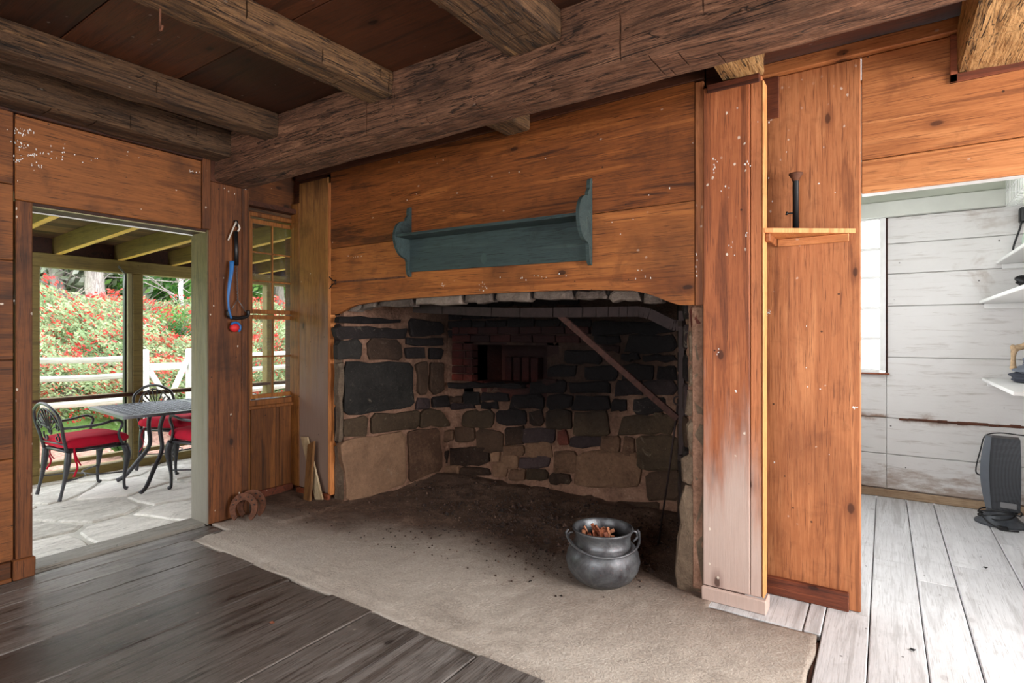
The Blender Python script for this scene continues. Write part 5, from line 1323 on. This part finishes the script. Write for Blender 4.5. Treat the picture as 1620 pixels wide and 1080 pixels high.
mesh_obj('lattice_top', bm, table_iron, tb)
for u in (.38, TL - .38):
    for v in (TWd * .32, TWd * .68):
        s = -1 if v < TWd / 2 else 1; su = -1 if u < TL / 2 else 1; bm = bmesh.new()
        P = smooth_curve([T(u - su * .0, v, TZ - .02), T(u + su * .03, v - s * .03, .48), T(u + su * .02, v - s * .02, .30), T(u + su * .10, v + s * .04, .15), T(u + su * .17, v + s * .10, .04), T(u + su * .22, v + s * .13, .005)], 5)
        add_tube(bm, P, .018, 8, flat=.7); mesh_obj('leg', bm, chair_iron, tb, True)

# ------------------------------------------------------------------ GARDEN
def gz(x, y):
    d = -x - 8.7
    return -.30 + (max(0, d) * .20 if d < 9 else 1.8 + (d - 9) * .12) + .05 * mnoise.noise(Vector((x * .5, y * .5, 0)))
bm = bmesh.new(); g = {}
NXG, NYG = 50, 60
for i in range(NXG + 1):
    for j in range(NYG + 1):
        x = -6.1 - 40 * (i / NXG) ** 1.6; y = -14 + 60 * j / NYG; g[i, j] = bm.verts.new((x, y, gz(x, y)))
for i in range(NXG):
    for j in range(NYG): bm.faces.new((g[i, j], g[i + 1, j], g[i + 1, j + 1], g[i, j + 1]))
bmesh.ops.recalc_face_normals(bm, faces=list(bm.faces))
tag(mesh_obj('garden_ground', bm, grass_m, None, True), 'sunny green lawn rising into a wooded bank beyond the porch', 'lawn', kind='structure')
bm = bmesh.new(); g = {}
for i in range(13):
    for j in range(31):
        x = -7.3 - i * .16; y = 1.2 + j * .2 + .15 * mnoise.noise(Vector((x, i, 0))); g[i, j] = bm.verts.new((x - (.1 * mnoise.noise(Vector((y * 2, 0, 0))) if i == 0 else 0), y, gz(x, y) + .02 + .02 * mnoise.noise(Vector((x * 6, y * 6, 0)))))
for i in range(12):
    for j in range(30): bm.faces.new((g[i, j], g[i + 1, j], g[i + 1, j + 1], g[i, j + 1]))
bmesh.ops.recalc_face_normals(bm, faces=list(bm.faces))
tag(mesh_obj('mulch_bed', bm, mulch_m, None, True), 'pinkish mulch bed along the foot of the white fence', 'mulch', kind='stuff')

# fence
FX = -8.6
fz = lambda px, py: onX(px, py, FX).z
fy = lambda px: onX(px, 600, FX).y
fence = thing('post_and_rail_fence', 'weathered white post and rail fence in front of the azalea bank', 'fence', (FX, 3, -.3))
gate_y0, gate_y1 = fy(224), fy(294)
for (z, h) in ((.93, .10), (.70, .10), (.37, .11)):
    bm = bmesh.new(); add_tube(bm, [(FX + .02 * math.sin(k), -3.5 + (gate_y0 + 3.5) * k / 12, z + .01 * math.sin(k * 2.1)) for k in range(13)], h / 2, 8, flat=.6); mesh_obj('rail', bm, fence_m, fence)
    bm = bmesh.new(); add_tube(bm, [(FX + .02 * math.sin(k), gate_y1 + .1 + 5 * k / 12, z + .01 * math.sin(k * 2.1)) for k in range(13)], h / 2, 8, flat=.6); mesh_obj('rail', bm, fence_m, fence)
for y_ in (-3.2, -.6, 1.5, gate_y0 + .0, gate_y1 + .10, gate_y1 + 2.4, gate_y1 + 4.8):
    box('post', FX - .07, FX + .07, y_ - .08, y_ + .08, -.4, 1.02 + (.03 if y_ > 3 else 0), fence_m, fence, .02, .006)
gate = thing('garden_gate', 'white wooden garden gate with crossed braces between two posts', 'gate', (FX, (gate_y0 + gate_y1) / 2, -.3))
ya, yb = gate_y0 + .09, gate_y1 - .0
for z in (.80, .10): box('gate_rail', FX - .02, FX + .02, ya, yb, z - .05, z + .05, fence_m, gate, .005)
for a, b in (((FX + .03, ya, .75), (FX + .03, (ya + yb) / 2, .30)), ((FX + .03, yb, .88), (FX + .03, (ya + yb) / 2, .30)), ((FX + .03, (ya + yb) / 2, .30), (FX + .03, ya, .02)), ((FX + .03, (ya + yb) / 2, .30), (FX + .03, yb, .02))):
    bm = bmesh.new(); add_bar(bm, a, b, .03, .07); mesh_obj('gate_brace', bm, fence_m, gate)

# foliage
def leaf_cloud(n, seed, size, shell=.55, flatz=1.0, dome=True):
    r = random.Random(seed); bm = bmesh.new()
    for _ in range(n):
        th = r.uniform(0, 2 * PI); ph = math.acos(r.uniform(-.25 if dome else -1, 1)); rad = shell + (1 - shell) * r.random() ** .5
        d = Vector((math.sin(ph) * math.cos(th), math.sin(ph) * math.sin(th), math.cos(ph) * flatz))
        rad *= 1 + .35 * mnoise.noise(d * 2.2 + Vector((seed, 0, 0)))
        c = d * rad; s = size * r.uniform(.6, 1.4)
        a = Vector((r.gauss(0, 1), r.gauss(0, 1), r.gauss(0, 1))).normalized(); b = a.orthogonal().normalized(); q_ = a.cross(b)
        vs = [bm.verts.new(c + b * s), bm.verts.new(c + q_ * s * .45), bm.verts.new(c - b * s), bm.verts.new(c - q_ * s * .45)]; bm.faces.new(vs)
    return bm
def twigs(seed, n=26):
    r = random.Random(seed); bm = bmesh.new()
    for _ in range(n):
        a = r.uniform(0, 2 * PI); e = Vector((math.cos(a) * r.uniform(.3, .9), math.sin(a) * r.uniform(.3, .9), r.uniform(.5, 1.0)))
        m_ = e * .5 + Vector((r.uniform(-.1, .1), r.uniform(-.1, .1), .05)); add_tube(bm, [Vector((0, 0, -.3)), m_, e], [.02, .012, .004], 4)
    return bm
def bush_proto(seed, leafm, nl, nf):
    t = thing('azalea_bush', 'x', 'bush')
    f = mesh_obj('foliage', leaf_cloud(nl, seed, .034), leafm, t); f['kind'] = 'stuff'
    q_ = mesh_obj('flowers', leaf_cloud(nf, seed + 9, .034, .85), flower_m, t); q_['kind'] = 'stuff'
    tw = mesh_obj('twigs', twigs(seed), twig_m, t); tw['kind'] = 'stuff'
    return t
protos = [bush_proto(3, leaf_y, 8000, 1300), bush_proto(8, leaf_g, 8000, 800), bush_proto(13, leaf_y, 8000, 2000)]
rb = random.Random(4); used = [False] * 3
spots = []
for row_, (X_, s_) in enumerate(((-9.95, .85), (-11.2, 1.0), (-12.5, 1.15), (-13.9, 1.3))):
    y0_ = onX(30, 530, X_).y - .3; y1_ = onX(480, 530, X_).y + .3; y_ = y0_ + (row_ % 2) * .5
    while y_ < y1_: spots.append((X_ + rb.uniform(-.2, .2), y_ + rb.uniform(-.2, .2), s_ * rb.uniform(.85, 1.15), row_)); y_ += s_ * 1.15
rows_txt = ['red flowering azalea bush in the front row behind the white fence', 'red flowering azalea bush in the second row up the bank', 'red flowering azalea bush in the third row up the bank', 'red flowering azalea bush at the top of the bank']
for (x, y, s, row_) in spots:
    k = rb.choice([0, 0, 1, 2, 2])
    if used[k]: o = copy_tree(protos[k])
    else: o = protos[k]; used[k] = True
    o.location = (x, y, gz(x, y) + .25 * s); o.rotation_euler = (0, 0, rb.uniform(0, 6)); o.scale = (s, s, s * rb.uniform(.8, 1))
    o['label'] = rows_txt[row_]; o['group'] = 'azalea bushes row %s up the bank' % ['one', 'two', 'three', 'four'][row_]; o['category'] = 'bush'
hs = thing('hosta_plant', 'low green leafy plant in the mulch bed by the fence', 'plant', (-8.0, onX(195, 640, -8.0).y, -.3))
bm = bmesh.new(); r = random.Random(6); hc = Vector((-8.0, onX(195, 640, -8.0).y, gz(-8, 3)))
for k in range(60):
    a = r.uniform(0, 2 * PI); e = r.uniform(.12, .32); p = hc + Vector((math.cos(a) * e, math.sin(a) * e, r.uniform(.1, .32))); t_ = Vector((-math.sin(a), math.cos(a), 0)) * .05
    m_ = hc + Vector((math.cos(a) * e * .6, math.sin(a) * e * .6, .25)); vs = [bm.verts.new(hc), bm.verts.new(m_ + t_), bm.verts.new(p), bm.verts.new(m_ - t_)]; bm.faces.new(vs)
o = mesh_obj('leaves', bm, leaf_g, hs); o['kind'] = 'stuff'

# trees
def trunk(px_b, px_t, X_, wpx, mat, parent, py_t=300, h=None):
    a = onX(px_b, 520, X_); b = onX(px_t, py_t, X_); d = Vector((a.x, a.y)).length * wpx / FP / 2 * 1.0
    base = Vector((a.x, a.y, gz(a.x, a.y) - .1)); bm = bmesh.new()
    pts = [base.lerp(Vector((b.x, b.y, b.z)), k / 8) + Vector((0, .06 * math.sin(k * 1.3), 0)) for k in range(9)]
    add_tube(bm, pts, [d * (1.25 - .05 * k) for k in range(9)], 12); mesh_obj('trunk', bm, mat, parent, True); return base
for (pb_, pt_, X_, wp_, m_, lb, fol, fs) in ((103, 80, -16, 13, bark, 'leaning grey tree left of the thin pale trunk, on the bank', leaf_b, 2.2), (125, 130, -17, 6, bark_pale, 'thin pale tree between the two grey trunks', leaf_b, 1.8), (155, 150, -15.5, 19, bark, 'thick purplish grey tree trunk left of the porch post', leaf_b, 2.4),
        (222, 226, -16.5, 12, bark, 'grey tree just right of the porch post', leaf_g, 1.8), (281, 300, -15, 5, bark_pale, 'slender white leaning tree near the door post', leaf_g, 2.0), (440, 445, -17, 12, bark, 'tree seen through the small nook window', leaf_g, 2.6)):
    a = onX(pb_, 520, X_); tr_ = thing('tree', lb, 'tree', (a.x, a.y, gz(a.x, a.y)))
    trunk(pb_, pt_, X_, wp_, m_, tr_)
    bm = leaf_cloud(5200, int(wp_ * 7 + pb_), .05, .15, .8, False)
    for v in bm.verts: v.co = Vector((a.x - 1.8 + v.co.x * fs, a.y + v.co.y * fs * 1.1, 4.0 + v.co.z * fs * 1.1))
    o = mesh_obj('foliage', bm, fol, tr_); o['kind'] = 'stuff'
    bm = bmesh.new(); r = random.Random(pb_)
    for k in range(46):
        z = r.uniform(1.8, 4.6); p = Vector((a.x, a.y, z)); an = r.uniform(0, 2 * PI); e = p + Vector((math.cos(an) * r.uniform(.5, 2), math.sin(an) * r.uniform(.5, 2.2), r.uniform(-.2, 1.2))); mm = p.lerp(e, .5) + Vector((0, 0, r.uniform(-.2, .3)))
        add_tube(bm, [p, mm, e], [.018, .011, .004], 4)
    o = mesh_obj('branches', bm, bark, tr_); o['kind'] = 'stuff'
# thicket behind
for (px_, X_, s, lm, lb) in ((70, -21, 3.0, leaf_b, 'bare grey thicket at the far left of the woods'), (135, -22, 3.2, leaf_b, 'bare grey thicket behind the thick trunk'), (200, -21, 3.0, leaf_b, 'bare thicket behind the porch post'), (262, -19, 2.4, leaf_g, 'bright green shrub behind the slender white tree'), (330, -21, 3.4, leaf_g, 'green shrub right of the slender white tree, at the door post'), (430, -20, 3.4, leaf_g, 'green shrub seen through the nook window')):
    a = onX(px_, 500, X_); sh_ = thing('shrub', lb, 'shrub', (a.x, a.y, gz(a.x, a.y)))
    bm = leaf_cloud(9000, px_, .028, .3, .95)
    for v in bm.verts: v.co = Vector((a.x + v.co.x * s, a.y + v.co.y * s, gz(a.x, a.y) + .6 + v.co.z * s))
    o = mesh_obj('foliage', bm, lm, sh_); o['kind'] = 'stuff'
